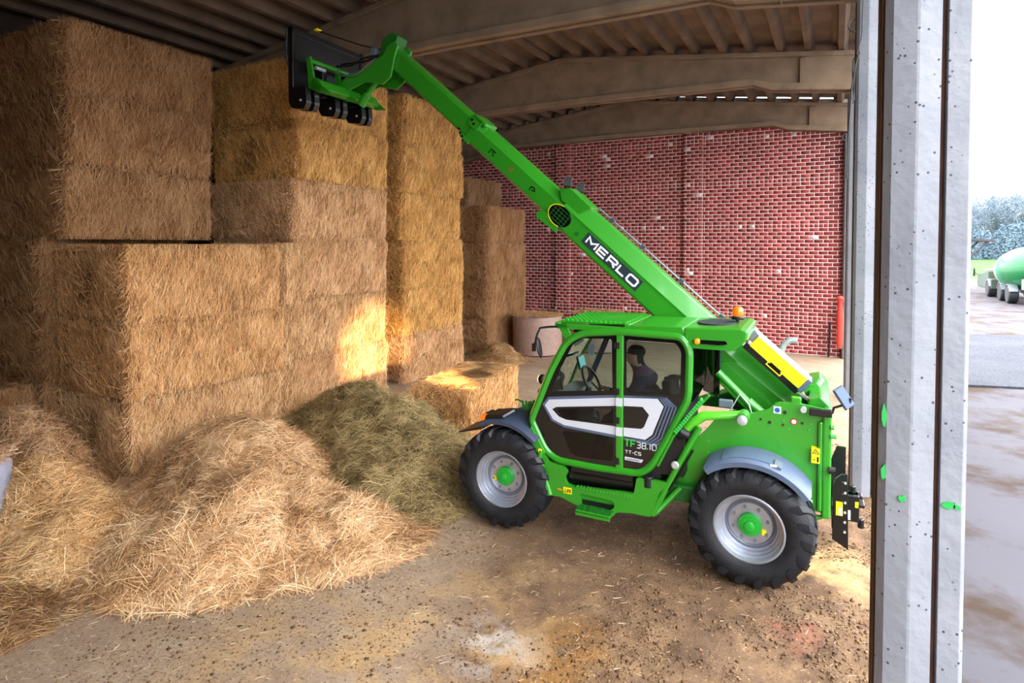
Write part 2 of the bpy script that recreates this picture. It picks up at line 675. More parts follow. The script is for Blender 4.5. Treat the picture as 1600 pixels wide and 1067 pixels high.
def floor_h(X, Y):
    d1 = np.exp(-((X + .2) ** 2 / 2.2 + (Y - 4.2) ** 2 / 6)) + np.exp(-((X - .3) ** 2 / 1.6 + (Y - 8) ** 2 / 8)) + .6 * np.exp(-((X + 2) ** 2 / 3 + (Y - 4.2) ** 2 / 2))
    d1 = np.clip(d1, 0, 1)
    n = vnoise(X * 2.2, Y * 2.2, 3, 5) - .5
    n2 = vnoise(X * 7, Y * 7, 5, 3) - .5
    return (n * .07 + n2 * .075) * d1 + (n * .012) - .012 - .02 * (X > .3)


fl = grid_mesh('floor', np.arange(-13.6, XE + .01, .055), np.arange(-8, 20.7, .055), floor_h, M['floor'])
setp(fl, 'trampled concrete barn floor strewn with dirt and chaff', None, None, 'structure')
yd = grid_mesh('yard', np.linspace(XE - .05, 60, 120), np.linspace(-10, 76, 140), lambda X, Y: -.03 + .02 * vnoise(X, Y, 9, 3) - .02, M['yard'])
setp(yd, 'pale wet concrete yard outside the barn', kind='structure')
gv = MB().plate([(2.6, 17.8), (4.4, 18.3), (7.5, 20.2), (9.5, 25.5), (7, 29.0), (4.2, 27.9), (2.6, 25.5)], -.03, .012, fn=lambda a, y, b: (a, b, y)).build('gravel_path', M['gravel'])
setp(gv, 'dark gravel patch in the yard behind the columns', kind='structure')
fd = grid_mesh('field', np.linspace(-60, 150, 60), np.linspace(76, 260, 60), lambda X, Y: -.02 + .4 * vnoise(X * .05, Y * .05, 4, 2) - .2, M['field'])
setp(fd, 'green grass field beyond the yard', kind='structure')

# ------------------------------------------------------------------ structure: columns
COLX0, COLX1 = .22, .60
COLS = [3.72, 9.32, 14.9, 20.28]


def col_section(x0, x1, y0, y1):
    """one I-shaped precast column: front face with a blunt ridge, a deep groove, then the outer leaf"""
    w = x1 - x0
    f = [(x0 + .0, y0 + .055), (x0 + .035, y0 + .012), (x0 + w * .36, y0 - .016), (x0 + w * .39, y0 - .016), (x0 + w * .64, y0 + .008),
         (x0 + w * .655, y0 + .06), (x0 + w * .70, y0 + .06), (x0 + w * .71, y0 + .004), (x0 + w * .955, y0 + .004), (x1, y0 + .02)]
    b = [(x, y1 + (y0 - y)) for x, y in reversed(f)]
    return f + b


for i, y in enumerate(COLS):
    m = MB()
    sec = col_section(COLX0, COLX1, y - .03, y + .37)
    m.plate(sec, -.1, 6.75, fn=lambda a, yy, b: (a, b, yy))
    c = m.build('concrete_column', M['column'], bevel=.006, seg=1)
    setp(c, ['thick white concrete column nearest the camera with green paint marks', 'white concrete column behind the nearest one with cord hanging down',
             'narrow sliver of white column beside the red mesh', 'farthest column at the corner of the brick wall'][i], 'column', None, 'structure')
    # rusty flank strip set into the inner side of each column
    if i < 2:
        gx = COLX0 + (COLX1 - COLX0) * .677
        MB().box(gx - .008, gx + .008, y + .018, y + .04, 0, 6.7).build('rust_streak', M['rust'], c)
    r = MB().box(COLX0 - .012, COLX0 + .004, y + .06, y + .30, 0, 6.7).build('rust_strip', M['rust'], c)
    if i == 0:
        gm = mat('green_paint_scrape', (30, 160, 70), .6)
        rs = random.Random(4)
        for (xa, za, ww, hh) in ((.53, 2.075, .034, .024), (.565, 2.07, .018, .016), (.325, 2.07, .018, .02), (.243, 2.49, .012, .07), (.243, 2.19, .014, .05)):
            pts = []
            for k in range(11):
                q = 2 * pi * k / 11
                rr = rs.uniform(.6, 1.1)
                pts.append((xa + cos(q) * ww * rr, za + sin(q) * hh * rr))
            yy = y - .03 + (.004 if xa > .48 else (-.012 if xa > .3 else .012))
            MB().plate(pts, yy - .006, yy + .004).build('paint_mark', gm, c)

# ------------------------------------------------------------------ structure: tapered roof beams and ribbed roof panels
XL = -13.55


def roof_z(x):
    t = (x - .3) / (-6.6 - .3)
    t = 1 - abs(1 - t)
    return 7.62 + .86 * t


beams = []
for i, y in enumerate([-1.9] + COLS):
    yc = y + .15
    m = MB()
    xs = [.72, -1.35, -1.75, -6.6, -11.5, -11.9, XL]
    zb = [6.72, 6.98, 7.14, 7.2, 7.14, 6.98, 6.72]
    bot = list(zip(xs, zb))
    top = [(x, roof_z(x)) for x in (XL, -6.6, .72)]
    m.plate(bot + top, yc - .07, yc + .07)                                  # web
    fl_ = [(x, z) for x, z in bot] + [(x, z + .15) for x, z in reversed(bot)]
    m.plate(fl_, yc - .19, yc + .19)                                        # bottom flange
    tl = [(x, z) for x, z in top] + [(x, z - .11) for x, z in reversed(top)]
    m.plate(tl, yc - .2, yc + .2)
    m.box(-.75, .72, yc - .16, yc + .16, 6.9, 7.62)                          # thick end block over the column
    b = m.build('roof_beam', M['beam'], bevel=.012, seg=1)
    setp(b, ['roof beam above the camera out of the frame', 'first tapered roof beam over the nearest column', 'long tapered concrete beam right above the raised boom', 'second visible tapered concrete beam, above the pilastered wall',
             'last tapered concrete beam against the top of the brick wall'][i], 'beam', None, 'structure')
    beams.append(b)

ceil = empty('ceiling', (0, 0, 0))
setp(ceil, 'ribbed precast concrete roof of the barn', None, None, 'structure')


def panel_mesh(L):
    m = MB()
    w = 1.246
    # a double-tee roof panel, local x across, y along, z up; two tapering ribs below a thin slab
    m.box(-w / 2, w / 2, 0, L, .2, .28)
    for cx in (-.33, .33):
        vs = [(cx - .055, 0, 0), (cx + .055, 0, 0), (cx + .12, 0, .21), (cx - .12, 0, .21), (cx - .055, L, 0), (cx + .055, L, 0), (cx + .12, L, .21), (cx - .12, L, .21)]
        m.add(vs, [(0, 1, 2, 3), (4, 7, 6, 5), (0, 4, 5, 1), (1, 5, 6, 2), (3, 2, 6, 7), (0, 3, 7, 4)])
    o = m.build('roof_panel', M['roofp'], ceil)
    return o


ys = [-8.0, -1.75, COLS[0] + .15, COLS[1] + .15, COLS[2] + .15, COLS[3] + .35]
sl = atan2(.86, 6.9)
for k in range(5):
    proto = panel_mesh(ys[k + 1] - ys[k])
    first = True
    for side in (0, 1):
        for j in range(6):
            if side == 0:
                x = .3 - 1.24 * (j + .5) * cos(sl) + .05
            else:
                x = XL + 1.24 * (j + .5) * cos(sl) - .55
            o = proto if first else proto.copy()
            if not first:
                COL.objects.link(o); o.parent = ceil
            first = False
            o.location = (x, ys[k], roof_z(x) + .02)
            o.rotation_euler = (0, sl if side == 0 else -sl, 0)
# eaves panel over the column line
ev = MB().box(-.1, 1.3, -8, 20.9, 7.84, 7.93).build('roof_edge', M['roofp'], ceil)

wl = MB().box(XL - .3, XL, -8, 20.9, -.1, 8.1).build('wall_left', M['plaster'])
setp(wl, 'dark far side wall behind the bale stacks', None, None, 'structure')
wr = MB().box(.25, .6, -8.3, -1.9, -.1, 7.9).build('added_wall_right', M['plaster'])  # unseen wall added to keep light off the bale ends
setp(wr, 'stretch of side wall added behind the camera to cut stray light', None, None, 'structure')
wf = MB().box(XL, .6, -8.3, -8.0, -.1, 8.6).build('wall_front', M['plaster'])
setp(wf, 'barn end wall behind the camera', None, None, 'structure')

# ------------------------------------------------------------------ structure: brick end wall
YW = 20.56
wb = MB().plate([(XL, -.1), (.36, -.1), (.36, roof_z(.3) + .165), (-6.6, roof_z(-6.6) + .22), (XL, roof_z(XL) + .25)], YW + .015, YW + .25)
wb.box(-4.53, -3.94, YW - .10, YW + .02, -.1, 7.3)
wb.box(-9.28, -8.72, YW - .10, YW + .02, -.1, 7.3)
wb = wb.build('wall_back', M['mortar'])
setp(wb, 'red brick end wall with two pilasters', None, None, 'structure')
CH = .1195; BL = .262
protos = {}


def brick_proto(hw, t):
    k = (round(hw, 3), round(t, 2))
    if k in protos: return protos[k]
    m = MB().box(-hw / 2 + .011, hw / 2 - .011, .006, .02, .011, CH - .011)
    V = np.array(m.v); F = np.array(m.f)
    me = np_mesh('brick', V, F, [M['brick']], np.full(len(V), t))
    protos[k] = me
    return me


bricks = []
zones = [(XL, -9.30, 0), (-9.30, -8.70, 1), (-8.70, -4.55, 0), (-4.55, -3.92, 1), (-3.92, .34, 0)]
brs = np.random.default_rng(21)
for r in range(61):
    z = r * CH
    head = r % 12 == 9
    for (a, b, pil) in zones:
        w = BL / 2 if head else BL
        off = 0 if head else (w / 2 if r % 2 else 0)
        x = b
        if off:
            x0 = x - off
            bricks.append((x - off / 2, off, z, pil, head)); x = x0
        while x - a > .02:
            ww = min(w, x - a)
            if x - ww - a < .05: ww = x - a
            bricks.append((x - ww / 2, ww, z, pil, head)); x -= ww
bv = []
for (x, w, z, pil, head) in bricks:
    t = brs.choice([.05, .25, .45, .6, .75, .88], p=[.1, .2, .25, .2, .15, .1])
    if brs.random() < (.05 if head else .006): t = 1.
    bv.append((x, w, z, pil, t))
def seen(q):
    x, w, z, p, t = q
    return w > .2 and x > -3.9 and 4.2 < z + 8 * (x > -2.4) and z < 6.9
vis = [q for q in bv if seen(q)]
vis.sort(key=lambda q: -(q[0] * .6 - abs(q[2] - 3.4) * .25))
vis = set(vis[:300])
sv = MB(); st = []
for q in bv:
    x, w, z, pil, t = q
    yy = YW - (.115 if pil else 0)
    dy = brs.uniform(-.004, .004)
    if q in vis:
        o = bpy.data.objects.new('brick', brick_proto(w, t))
        o.location = (x, yy + dy * .6, z)
        link(o, wb)
    else:
        sv.box(x - w / 2 + .011, x + w / 2 - .011, yy + .006 + dy * .6, YW + .02, z + .011, z + CH - .011)
        st += [t] * 8
me = np_mesh('brick_courses', np.array(sv.v), np.array(sv.f), [M['brick']], st)
bo = link(bpy.data.objects.new('brick_courses', me), wb)
bo['kind'] = 'stuff'

# ------------------------------------------------------------------ straw bales
def box_shell(dx, dy, dz, n=12, seed=0, rnd=.10):
    """closed box shell, rounded and lumpy, origin at the middle of the bottom"""
    vs = {}; V = []; F = []
    N = n

    def vid(i, j, k):
        key = (i, j, k)
        if key not in vs:
            vs[key] = len(V)
            V.append((i / N - .5, j / N - .5, k / N - .5))
        return vs[key]
    for a in range(N):
        for b in range(N):
            for s in (0, N):
                F.append((vid(s, a, b), vid(s, a + 1, b), vid(s, a + 1, b + 1), vid(s, a, b + 1)) if s else (vid(s, a, b), vid(s, a, b + 1), vid(s, a + 1, b + 1), vid(s, a + 1, b)))
                F.append((vid(a, s, b), vid(a, s, b + 1), vid(a + 1, s, b + 1), vid(a + 1, s, b)) if s else (vid(a, s, b), vid(a + 1, s, b), vid(a + 1, s, b + 1), vid(a, s, b + 1)))
                F.append((vid(a, b, s), vid(a + 1, b, s), vid(a + 1, b + 1, s), vid(a, b + 1, s)) if s else (vid(a, b, s), vid(a, b + 1, s), vid(a + 1, b + 1, s), vid(a + 1, b, s)))
    V = np.array(V) * np.array([dx, dy, dz])
    h = np.array([dx, dy, dz]) / 2
    inner = np.clip(V, -(h - rnd), h - rnd)
    d = V - inner
    ln = np.linalg.norm(d, axis=1)[:, None]
    V = np.where(ln > 1e-6, inner + d / np.maximum(ln, 1e-6) * np.minimum(ln, rnd), V)
    nrm = unit(V / h)
    bulge = (vnoise(V[:, 0] * 1.3 + V[:, 2] * 1.1, V[:, 1] * 1.3 + V[:, 2], seed, 4) - .5) * .09
    V = V + nrm * bulge[:, None]
    V[:, 2] += dz / 2
    V[:, 2] = np.clip(V[:, 2], 0.0, dz - .005)
    return V, np.array(F)


def face_samples(dx, dy, dz, axis, sgn, n):
    u = rng.random(n); v = rng.random(n)
    P = np.zeros((n, 3)); N = np.zeros((n, 3))
    h = [dx / 2, dy / 2, dz]
    if axis == 0:
        P[:, 0] = sgn * dx / 2; P[:, 1] = (u - .5) * dy; P[:, 2] = v * dz
        T = np.tile([0, 0, 1.], (n, 1)); B = np.tile([0, 1., 0], (n, 1))
    elif axis == 1:
        P[:, 1] = sgn * dy / 2; P[:, 0] = (u - .5) * dx; P[:, 2] = v * dz
        T = np.tile([0, 0, 1.], (n, 1)); B = np.tile([1., 0, 0], (n, 1))
    else:
        P[:, 2] = dz; P[:, 0] = (u - .5) * dx; P[:, 1] = (v - .5) * dy
        T = np.tile([1., 0, 0], (n, 1)); B = np.tile([0, 1., 0], (n, 1))
    N[:, axis] = sgn
    return P, N, T, B, u, v


def bale_mesh(seed, dx, dy, dz, dens=1., faces=None, side_messy=True):
    faces = faces or ((0, 1, 3400, .38), (1, -1, 2500, .75), (2, 1, 900, 1.4), (1, 1, 500, .5))
    V0, F0 = box_shell(dx, dy, dz, 14, seed, .20)
    Vs = [V0]; Fs = [F0]; ts = [np.full(len(V0), .15)]; mi = [np.zeros(len(F0), int)]
    off = len(V0)
    for axis, sgn, per, spread in faces:
        area = {0: dy * dz, 1: dx * dz, 2: dx * dy}[axis]
        n = int(per * area * dens)
        P, N, T, B, u, v = face_samples(dx, dy, dz, axis, sgn, n)
        ang = rng.normal(0, spread, n)
        messy = axis == 1 and side_messy
        D = T * np.cos(ang)[:, None] + B * np.sin(ang)[:, None]
        L = rng.uniform(.08, .26, n)
        lift = np.abs(rng.normal(0, .018, n)) + .002
        # waviness of the face and a soft seam near the top and bottom of every bale
        pu = P[:, (axis + 1) % 3]; pv = P[:, (axis + 2) % 3]
        wob = .035 + (vnoise(pu * 1.6, pv * 1.6, seed + 3 + axis, 3) - .5) * .11
        edge = np.minimum(v, 1 - v) if axis != 2 else np.minimum(np.minimum(u, 1 - u), np.minimum(v, 1 - v))
        P = P + N * (wob - .13 * np.clip(1 - edge / .10, 0, 1) ** 1.7)[:, None]
        endu = np.minimum(u, 1 - u) if axis != 2 else 1
        if axis != 2:
            P = P - N * (.06 * np.clip(1 - endu / .04, 0, 1) ** 1.5)[:, None]
        wild = rng.random(n) < (.10 if messy else .03)
        L = np.where(wild, L * 1.7, L)
        lift = np.where(wild, lift + rng.uniform(.02, .14, n), lift)
        sag = np.where(wild, rng.uniform(0, .06, n), 0)
        V, F = strands(P, D, N, L, rng.uniform(.004, .0075, n), lift, sag)
        tt = np.clip(rng.normal(.5, .30, n) + (vnoise(pu * 3, pv * 3, seed + 8, 3) - .5) * .6, 0, 1)
        Vs.append(V); Fs.append(F + off); off += len(V); ts.append(np.repeat(tt, 6)); mi.append(np.ones(len(F), int))
    # long stalks that stick out along the near vertical edge (front face meets end face)
    n = int(260 * dens * dz)
    P = np.zeros((n, 3)); P[:, 0] = dx / 2 - np.abs(rng.normal(0, .06, n)); P[:, 1] = -dy / 2 + np.abs(rng.normal(0, .06, n)); P[:, 2] = rng.random(n) * dz
    D = unit(np.stack([rng.normal(.35, .5, n), rng.normal(-.6, .45, n), rng.normal(-.5, .5, n)], 1))
    N = np.tile([.6, -.6, .5], (n, 1))
    V, F = strands(P, D, unit(N), rng.uniform(.15, .42, n), rng.uniform(.005, .009, n), rng.uniform(0, .03, n), rng.uniform(0, .08, n))
    Vs.append(V); Fs.append(F + off); ts.append(np.repeat(np.clip(rng.normal(.6, .2, n), 0, 1), 6)); mi.append(np.ones(len(F), int))
    Vs = [np.column_stack([q[:, :2], np.clip(q[:, 2], -.015, dz + .03)]) for q in Vs]
    return np_mesh('straw_bale', np.concatenate(Vs), np.concatenate(Fs), [M['core'], M['straw']], np.concatenate(ts), np.concatenate(mi))


ORD = ['bottom', 'second', 'third', 'fourth', 'fifth', 'sixth', 'seventh']
bale_cache = {}


def bale(xf, y0, y1, z0, h, depth, variant, label, group, colr, rz=0.):
    dy = y1 - y0
    key = (round(dy, 1), round(depth, 1), variant)
    if key not in bale_cache:
        bale_cache[key] = bale_mesh(variant * 17 + int(dy * 10), depth, dy, h)
    o = bpy.data.objects.new('straw_bale', bale_cache[key])
    o.location = (xf - depth / 2, (y0 + y1) / 2, z0)
    o.rotation_euler = (0, 0, rz)
    o.scale = (1, 1, h / bale_cache[key].get('h', h))
    if 'h' not in bale_cache[key]: bale_cache[key]['h'] = h
    o.color = (*colr, 1)
    setp(o, label, 'bale', group)
    return link(o)


TAN = (1.08, .99, .84); GOLD = (1.14, .98, .56); PINK = (1.1, .99, .86); SHADE_BROWN = (.68, .54, .42); ORANGE = (1.04, .88, .66)  # the brown straw tone also has the shade of the dim stacks put in
rb = random.Random(3)


def stack(xf, y0, y1, n, h, depth, desc, cols, group, z0=0., jit=.085, start=0):
    for k in range(n):
        bale(xf + rb.uniform(-jit, jit), y0 + rb.uniform(-jit, jit) * .6, y1 + rb.uniform(-jit, jit) * .0, z0 + k * h, h, depth, k % 2,
             f'{ORD[k]} straw bale {"of" if k == 0 else "up in"} {desc}', group, cols[k % len(cols)], rb.uniform(-.012, .012))


# low front stack, three bales high, end-on dark side towards the camera
stack(-8.95, 4.88, 7.55, 3, 1.13, 2.0, 'the low front stack behind the loose straw heap', [TAN, ORANGE, ORANGE], 'low front stack of bales')
bale(-8.97, 7.58, 8.12, 2.30, 1.12, 2.0, 1, 'narrow end of a bale wedged between the low front stack and the middle tower', 'low front stack of bales', TAN)
for k in range(2):
    bale(-9.0, 7.58, 8.0, k * 1.15, 1.15, 1.6, 1, f'{ORD[k]} filler bale squeezed behind the right end of the low front stack', 'low front stack of bales', TAN)
# tall far-left stack, six high
stack(-11.1, 4.7, 7.1, 3, 1.17, 2.1, 'the shaded lower left stack beside the low front stack', [SHADE_BROWN], 'left stack of bales')
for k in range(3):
    bale(-10.5 + rb.uniform(-.04, .04), 4.8 + rb.uniform(-.04, .04), 7.2, 3.51 + k * 1.14, 1.14, 2.5, k % 2, f'{ORD[k + 3]} straw bale up in the tall leftmost tower standing above the low front stack', 'left stack of bales', SHADE_BROWN)
stack(-11.3, 2.3, 4.62, 1, 1.15, 1.8, 'the left side, half buried in loose straw', [SHADE_BROWN], 'left stack of bales')
# middle tower under the raised grab
stack(-9.3, 8.15, 10.85, 6, 1.178, 2.5, 'the middle tower just below the black grab', [PINK, TAN, PINK, PINK, GOLD, GOLD], 'middle tower of bales')
# right tower
stack(-9.3, 11.45, 14.0, 6, 1.18, 2.4, 'the narrow golden tower right of the dark gap', [PINK, GOLD, GOLD, GOLD, GOLD, GOLD], 'right tower of bales')
# far stack in front of the brick wall
stack(-9.3, 15.5, 17.95, 4, 1.15, 2.2, 'the dim far stack against the brick wall', [SHADE_BROWN, SHADE_BROWN, SHADE_BROWN, SHADE_BROWN], 'far stack of bales')
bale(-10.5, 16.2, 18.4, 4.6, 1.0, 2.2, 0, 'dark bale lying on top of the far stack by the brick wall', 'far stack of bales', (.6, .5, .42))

# single bale lying on the floor
me = bale_mesh(91, 1.18, 2.4, .9, 1.2, ((0, 1, 2300, .5), (1, -1, 1900, .7), (2, 1, 2600, 1.3), (1, 1, 300, .5)), True)
o = bpy.data.objects.new('straw_bale', me)
o.location = (-6.22, 9.62, 0); o.rotation_euler = (0, 0, radians(9)); o.color = (1.15, 1.02, .74, 1)
setp(link(o), 'single golden straw bale lying on the floor beyond the front wheel', 'bale')


def round_bale(x, y, r, h, label, m, colr):
    root = empty('round_bale', (x, y, 0))
    setp(root, label, 'bale')
    n = 40
    prof = [(r - .08, 0), (r - .01, .04), (r + .01, h * .3), (r, h * .6), (r + .015, h * .9), (r - .03, h - .01), (r - .12, h + .0)]
    w = MB().lathe(prof, (0, 0, 0), (0, 0, 1), n)
    w.build('net_wrap', m, root, smooth=True)
    k = 1500
    a = rng.uniform(0, 2 * pi, k); rr = np.sqrt(rng.random(k)) * r * 1.03
    P = np.stack([cos_(a) * rr, sin_(a) * rr, np.full(k, h + .01)], 1)
    q = rng.uniform(0, 2 * pi, k)
    D = np.stack([np.cos(q), np.sin(q), np.zeros(k)], 1)
    N = np.tile([0, 0, 1.], (k, 1))
    V, F = strands(P, D, N, rng.uniform(.1, .4, k), rng.uniform(.006, .012, k), np.abs(rng.normal(0, .05, k)), np.zeros(k))
    mh = np_mesh('straw_top', V, F, [M['straw']], np.repeat(np.clip(rng.normal(.5, .25, k), 0, 1), 6))
    t = link(bpy.data.objects.new('straw_top', mh), root)
    t['kind'] = 'stuff'; t.color = (*colr, 1)
    return root


cos_, sin_ = np.cos, np.sin
round_bale(-8.22, 16.75, .77, 1.2, 'net-wrapped round bale standing beside the far bale stack', M['net'], (.8, .72, .62))
round_bale(-6.72, 18.2, .77, 1.2, 'net-wrapped round bale half hidden behind the cab roof', M['net'], (.8, .72, .62))
round_bale(-8.55, 2.6, .62, 1.0, 'grey-wrapped round bale cut off at the left edge', M['greynet'], (.9, .85, .85))


# ------------------------------------------------------------------ loose heaps
def heap(name, x0, x1, y0, y1, hf, step, nst, core, strawm, colr, seed, Lr=(.10, .32), label='', cat='heap'):
    xs = np.arange(x0, x1, step); ysg = np.arange(y0, y1, step)
    X, Y = np.meshgrid(xs, ysg, indexing='ij')

    def H(X, Y):
        b = hf(X, Y)
        lump = (vnoise(X * 1.4, Y * 1.4, seed, 5) - .5) * .58 + (vnoise(X * 5, Y * 5, seed + 1, 3) - .5) * .17
        return b + lump * np.clip(b * 3 + .15, 0, 1)
    Z = H(X, Y)
    V = np.stack([X.ravel(), Y.ravel(), np.maximum(Z, -.05).ravel()], 1)
    nx, ny = X.shape
    i = (np.arange(nx - 1)[:, None] * ny + np.arange(ny - 1)[None, :]).ravel()
    F = np.stack([i, i + ny, i + ny + 1, i + 1], 1)
    keep = (Z.ravel()[F] > -.03).any(axis=1)
    F = F[keep]
    # strands where the heap stands proud
    k = nst * 3
    px = rng.uniform(x0, x1, k); py = rng.uniform(y0, y1, k)
    pz = H(px, py)
    ok = pz > -.01 + .06 * rng.random(k) ** 2 - .05
    px, py, pz = px[ok][:nst], py[ok][:nst], np.maximum(pz[ok][:nst], .0)
    n = len(px); e = .04
    nx_ = -(H(px + e, py) - H(px - e, py)) / (2 * e); ny_ = -(H(px, py + e) - H(px, py - e)) / (2 * e)
    N = unit(np.stack([nx_, ny_, np.ones(n)], 1))
    # tufts share a direction
    base = vnoise(px * 2.2, py * 2.2, seed + 5, 3) * 4 * pi
    a = base + rng.normal(0, .8, n)
    D = np.stack([np.cos(a), np.sin(a), rng.normal(.0, .25, n)], 1)
    D = unit(D - N * (np.sum(D * N, 1) * .85)[:, None])
    P = np.stack([px, py, pz + .005], 1)
    L = rng.uniform(*Lr, n)
    lift = np.abs(rng.normal(0, .03, n)) + np.where(rng.random(n) < .06, rng.uniform(.03, .12, n), 0)
    Vs, Fs = strands(P, D, N, L, rng.uniform(.003, .0062, n), lift, np.zeros(n))
    Vs[:, 2] = np.maximum(Vs[:, 2], .004)
    tt = np.clip(rng.normal(.52, .28, n) + (vnoise(px * 3, py * 3, seed + 8, 3) - .5) * .8, 0, 1)
    me = np_mesh(name, np.concatenate([V, Vs]), np.concatenate([F, Fs + len(V)]), [core, strawm],
                 np.concatenate([np.full(len(V), .2), np.repeat(tt, 6)]), np.concatenate([np.zeros(len(F), int), np.ones(len(Fs), int)]))
    o = link(bpy.data.objects.new(name, me))
    o.color = (*colr, 1)
    setp(o, label, cat, None, 'stuff')
    return o


def gauss(X, Y, cx, cy, sx, sy, rot=0.):
    c, s = cos(rot), sin(rot)
    u = (X - cx) * c + (Y - cy) * s; v = -(X - cx) * s + (Y - cy) * c
    return np.exp(-(u / sx) ** 2 - (v / sy) ** 2)


heap('loose_straw_heap', -9.0, -3.4, 2.4, 7.2,
     lambda X, Y: .98 * gauss(X, Y, -7.55, 5.55, 1.15, 1.0) + .62 * gauss(X, Y, -6.3, 4.3, 1.05, 1.0) + .45 * gauss(X, Y, -5.3, 5.1, 1.0, .8, .2) - .13,
     .06, 62000, M['core'], M['straw'], (1.0, .93, .83), 31, label='heap of loose golden straw spilled in front of the low stack')
heap('green_hay_heap', -9.3, -3.5, 5.2, 9.6,
     lambda X, Y: .95 * gauss(X, Y, -7.45, 7.9, 1.25, 1.0) + .62 * gauss(X, Y, -5.9, 7.3, 1.2, 1.0) + .42 * gauss(X, Y, -5.1, 6.25, .8, .75) - .14,
     .06, 56000, M['haycore'], M['hay'], (1.18, 1.06, .98), 47, (.12, .36), label='heap of loose greenish hay beside the front wheel')
heap('loose_straw_heap', -10.9, -6.6, 1.6, 4.8,
     lambda X, Y: .62 * gauss(X, Y, -8.5, 3.45, 1.0, .7) + .42 * gauss(X, Y, -7.7, 3.3, .8, .6) - .13,
     .06, 32000, M['core'], M['straw'], (1.0, .92, .74), 53, label='low heap of yellow straw at the left edge under the dark bale ends')
heap('loose_straw_heap', -11.4, -8.4, 2.6, 4.9, lambda X, Y: 1.15 * gauss(X, Y, -10.1, 4.0, 1.0, .7) - .13, .06, 14000, M['core'], M['straw'], (.78, .66, .58), 59, label='dull greyish straw heap at the left edge behind the yellow one')
heap('loose_straw_heap', -9.8, -7.6, 14.2, 16.3,
     lambda X, Y: .55 * gauss(X, Y, -8.8, 15.2, .7, .6) - .1, .08, 5000, M['core'], M['straw'], (.7, .62, .48), 61, label='small dull straw heap at the foot of the far stack')
heap('dark_chaff_patch', -7.6, -6.0, 1.6, 3.2, lambda X, Y: .13 * gauss(X, Y, -6.75, 2.5, .7, .45) - .05, .06, 4500, M['core'], M['straw'], (.58, .5, .40), 67, (.05, .2), label='dark trampled chaff between the two straw heaps near the bottom left')
# stray stalks on the floor
n = 9000
px = rng.uniform(-9, .6, n * 3); py = rng.uniform(1.5, 13, n * 3)
dens = np.clip(gauss(px, py, -5.6, 4.2, 2.2, 2.0) + .22 * gauss(px, py, -2.5, 4, 2.6, 3) + .08, 0, 1)
ok = rng.random(n * 3) < dens
px, py = px[ok][:n], py[ok][:n]; n = len(px)
a = rng.normal(.35, .7, n)
P = np.stack([px, py, floor_h(px, py) + .006], 1)
V, F = strands(P, np.stack([np.cos(a), np.sin(a), np.zeros(n)], 1), np.tile([0, 0, 1.], (n, 1)), rng.uniform(.02, .09, n), rng.uniform(.0014, .0034, n), rng.uniform(0, .008, n), np.zeros(n))
me = np_mesh('stray_straw', V, F, [M['straw']], np.repeat(np.clip(rng.normal(.5, .3, n), 0, 1), 6))
setp(link(bpy.data.objects.new('stray_straw', me)), 'stray straw stalks scattered over the barn floor', 'straw', None, 'stuff')

# crumbs of dirt and dung trodden into the floor
n = 24000
px = rng.uniform(-5.5, .75, n * 4); py = rng.uniform(1.6, 11.5, n * 4)
dens = np.clip(gauss(px, py, -.3, 4.4, 1.7, 2.4) + .8 * gauss(px, py, 0, 8.2, 1.3, 2.6) + .25, 0, 1) * np.clip((vnoise(px * 1.6, py * 1.6, 81, 4) - .42) * 6, 0, 1)
ok = rng.random(n * 4) < dens
px, py = px[ok][:n], py[ok][:n]; n = len(px)
sz = np.minimum(.003 + rng.exponential(.0045, n), .024)
OCT = np.array([[1, 0, 0], [-1, 0, 0], [0, 1, 0], [0, -1, 0], [0, 0, .5], [0, 0, -.4]], float)
V = OCT[None] * sz[:, None, None] * rng.uniform(.6, 1.4, (n, 6, 1))
a = rng.uniform(0, 2 * pi, n); ca_, sa_ = np.cos(a)[:, None], np.sin(a)[:, None]
V = np.stack([V[:, :, 0] * ca_ - V[:, :, 1] * sa_, V[:, :, 0] * sa_ + V[:, :, 1] * ca_, V[:, :, 2]], 2)
V += np.stack([px, py, floor_h(px, py) + .003], 1)[:, None, :]
T = np.array([[0, 2, 4], [2, 1, 4], [1, 3, 4], [3, 0, 4], [2, 0, 5], [1, 2, 5], [3, 1, 5], [0, 3, 5]])
F = (np.arange(n)[:, None, None] * 6 + T[None]).reshape(-1, 3)
M['crumb'] = mat_straw('dirt_crumb', (72, 52, 36), (112, 84, 58), (150, 116, 80), .95)
me = np_mesh('dirt_crumbs', V.reshape(-1, 3), F, [M['crumb']], np.repeat(np.clip(rng.normal(.4, .28, n), 0, 1), 6))
setp(link(bpy.data.objects.new('dirt_crumbs', me)), 'dark crumbs of dirt scattered around the rear wheel and columns', 'dirt', None, 'stuff')


# ================================================================== telehandler
VROT = radians(1.744)
TH = empty('telehandler', (-.7112, 6.1571, 0), VROT)
setp(TH, 'bright green telescopic handler with black cab doors and boom raised to the bales', 'vehicle')
G = M['green']


def part(mb, name, material, bevel=0., smooth=False, parent=None, label=None, **kw):
    o = mb.build(name, material, parent or TH, bevel=bevel, smooth=smooth, **kw)
    if label: o['label'] = label
    return o


def arc(cx, cz, r, a0, a1, n):
    return [(cx + r * cos(radians(a0 + (a1 - a0) * i / n)), cz + r * sin(radians(a0 + (a1 - a0) * i / n))) for i in range(n + 1)]


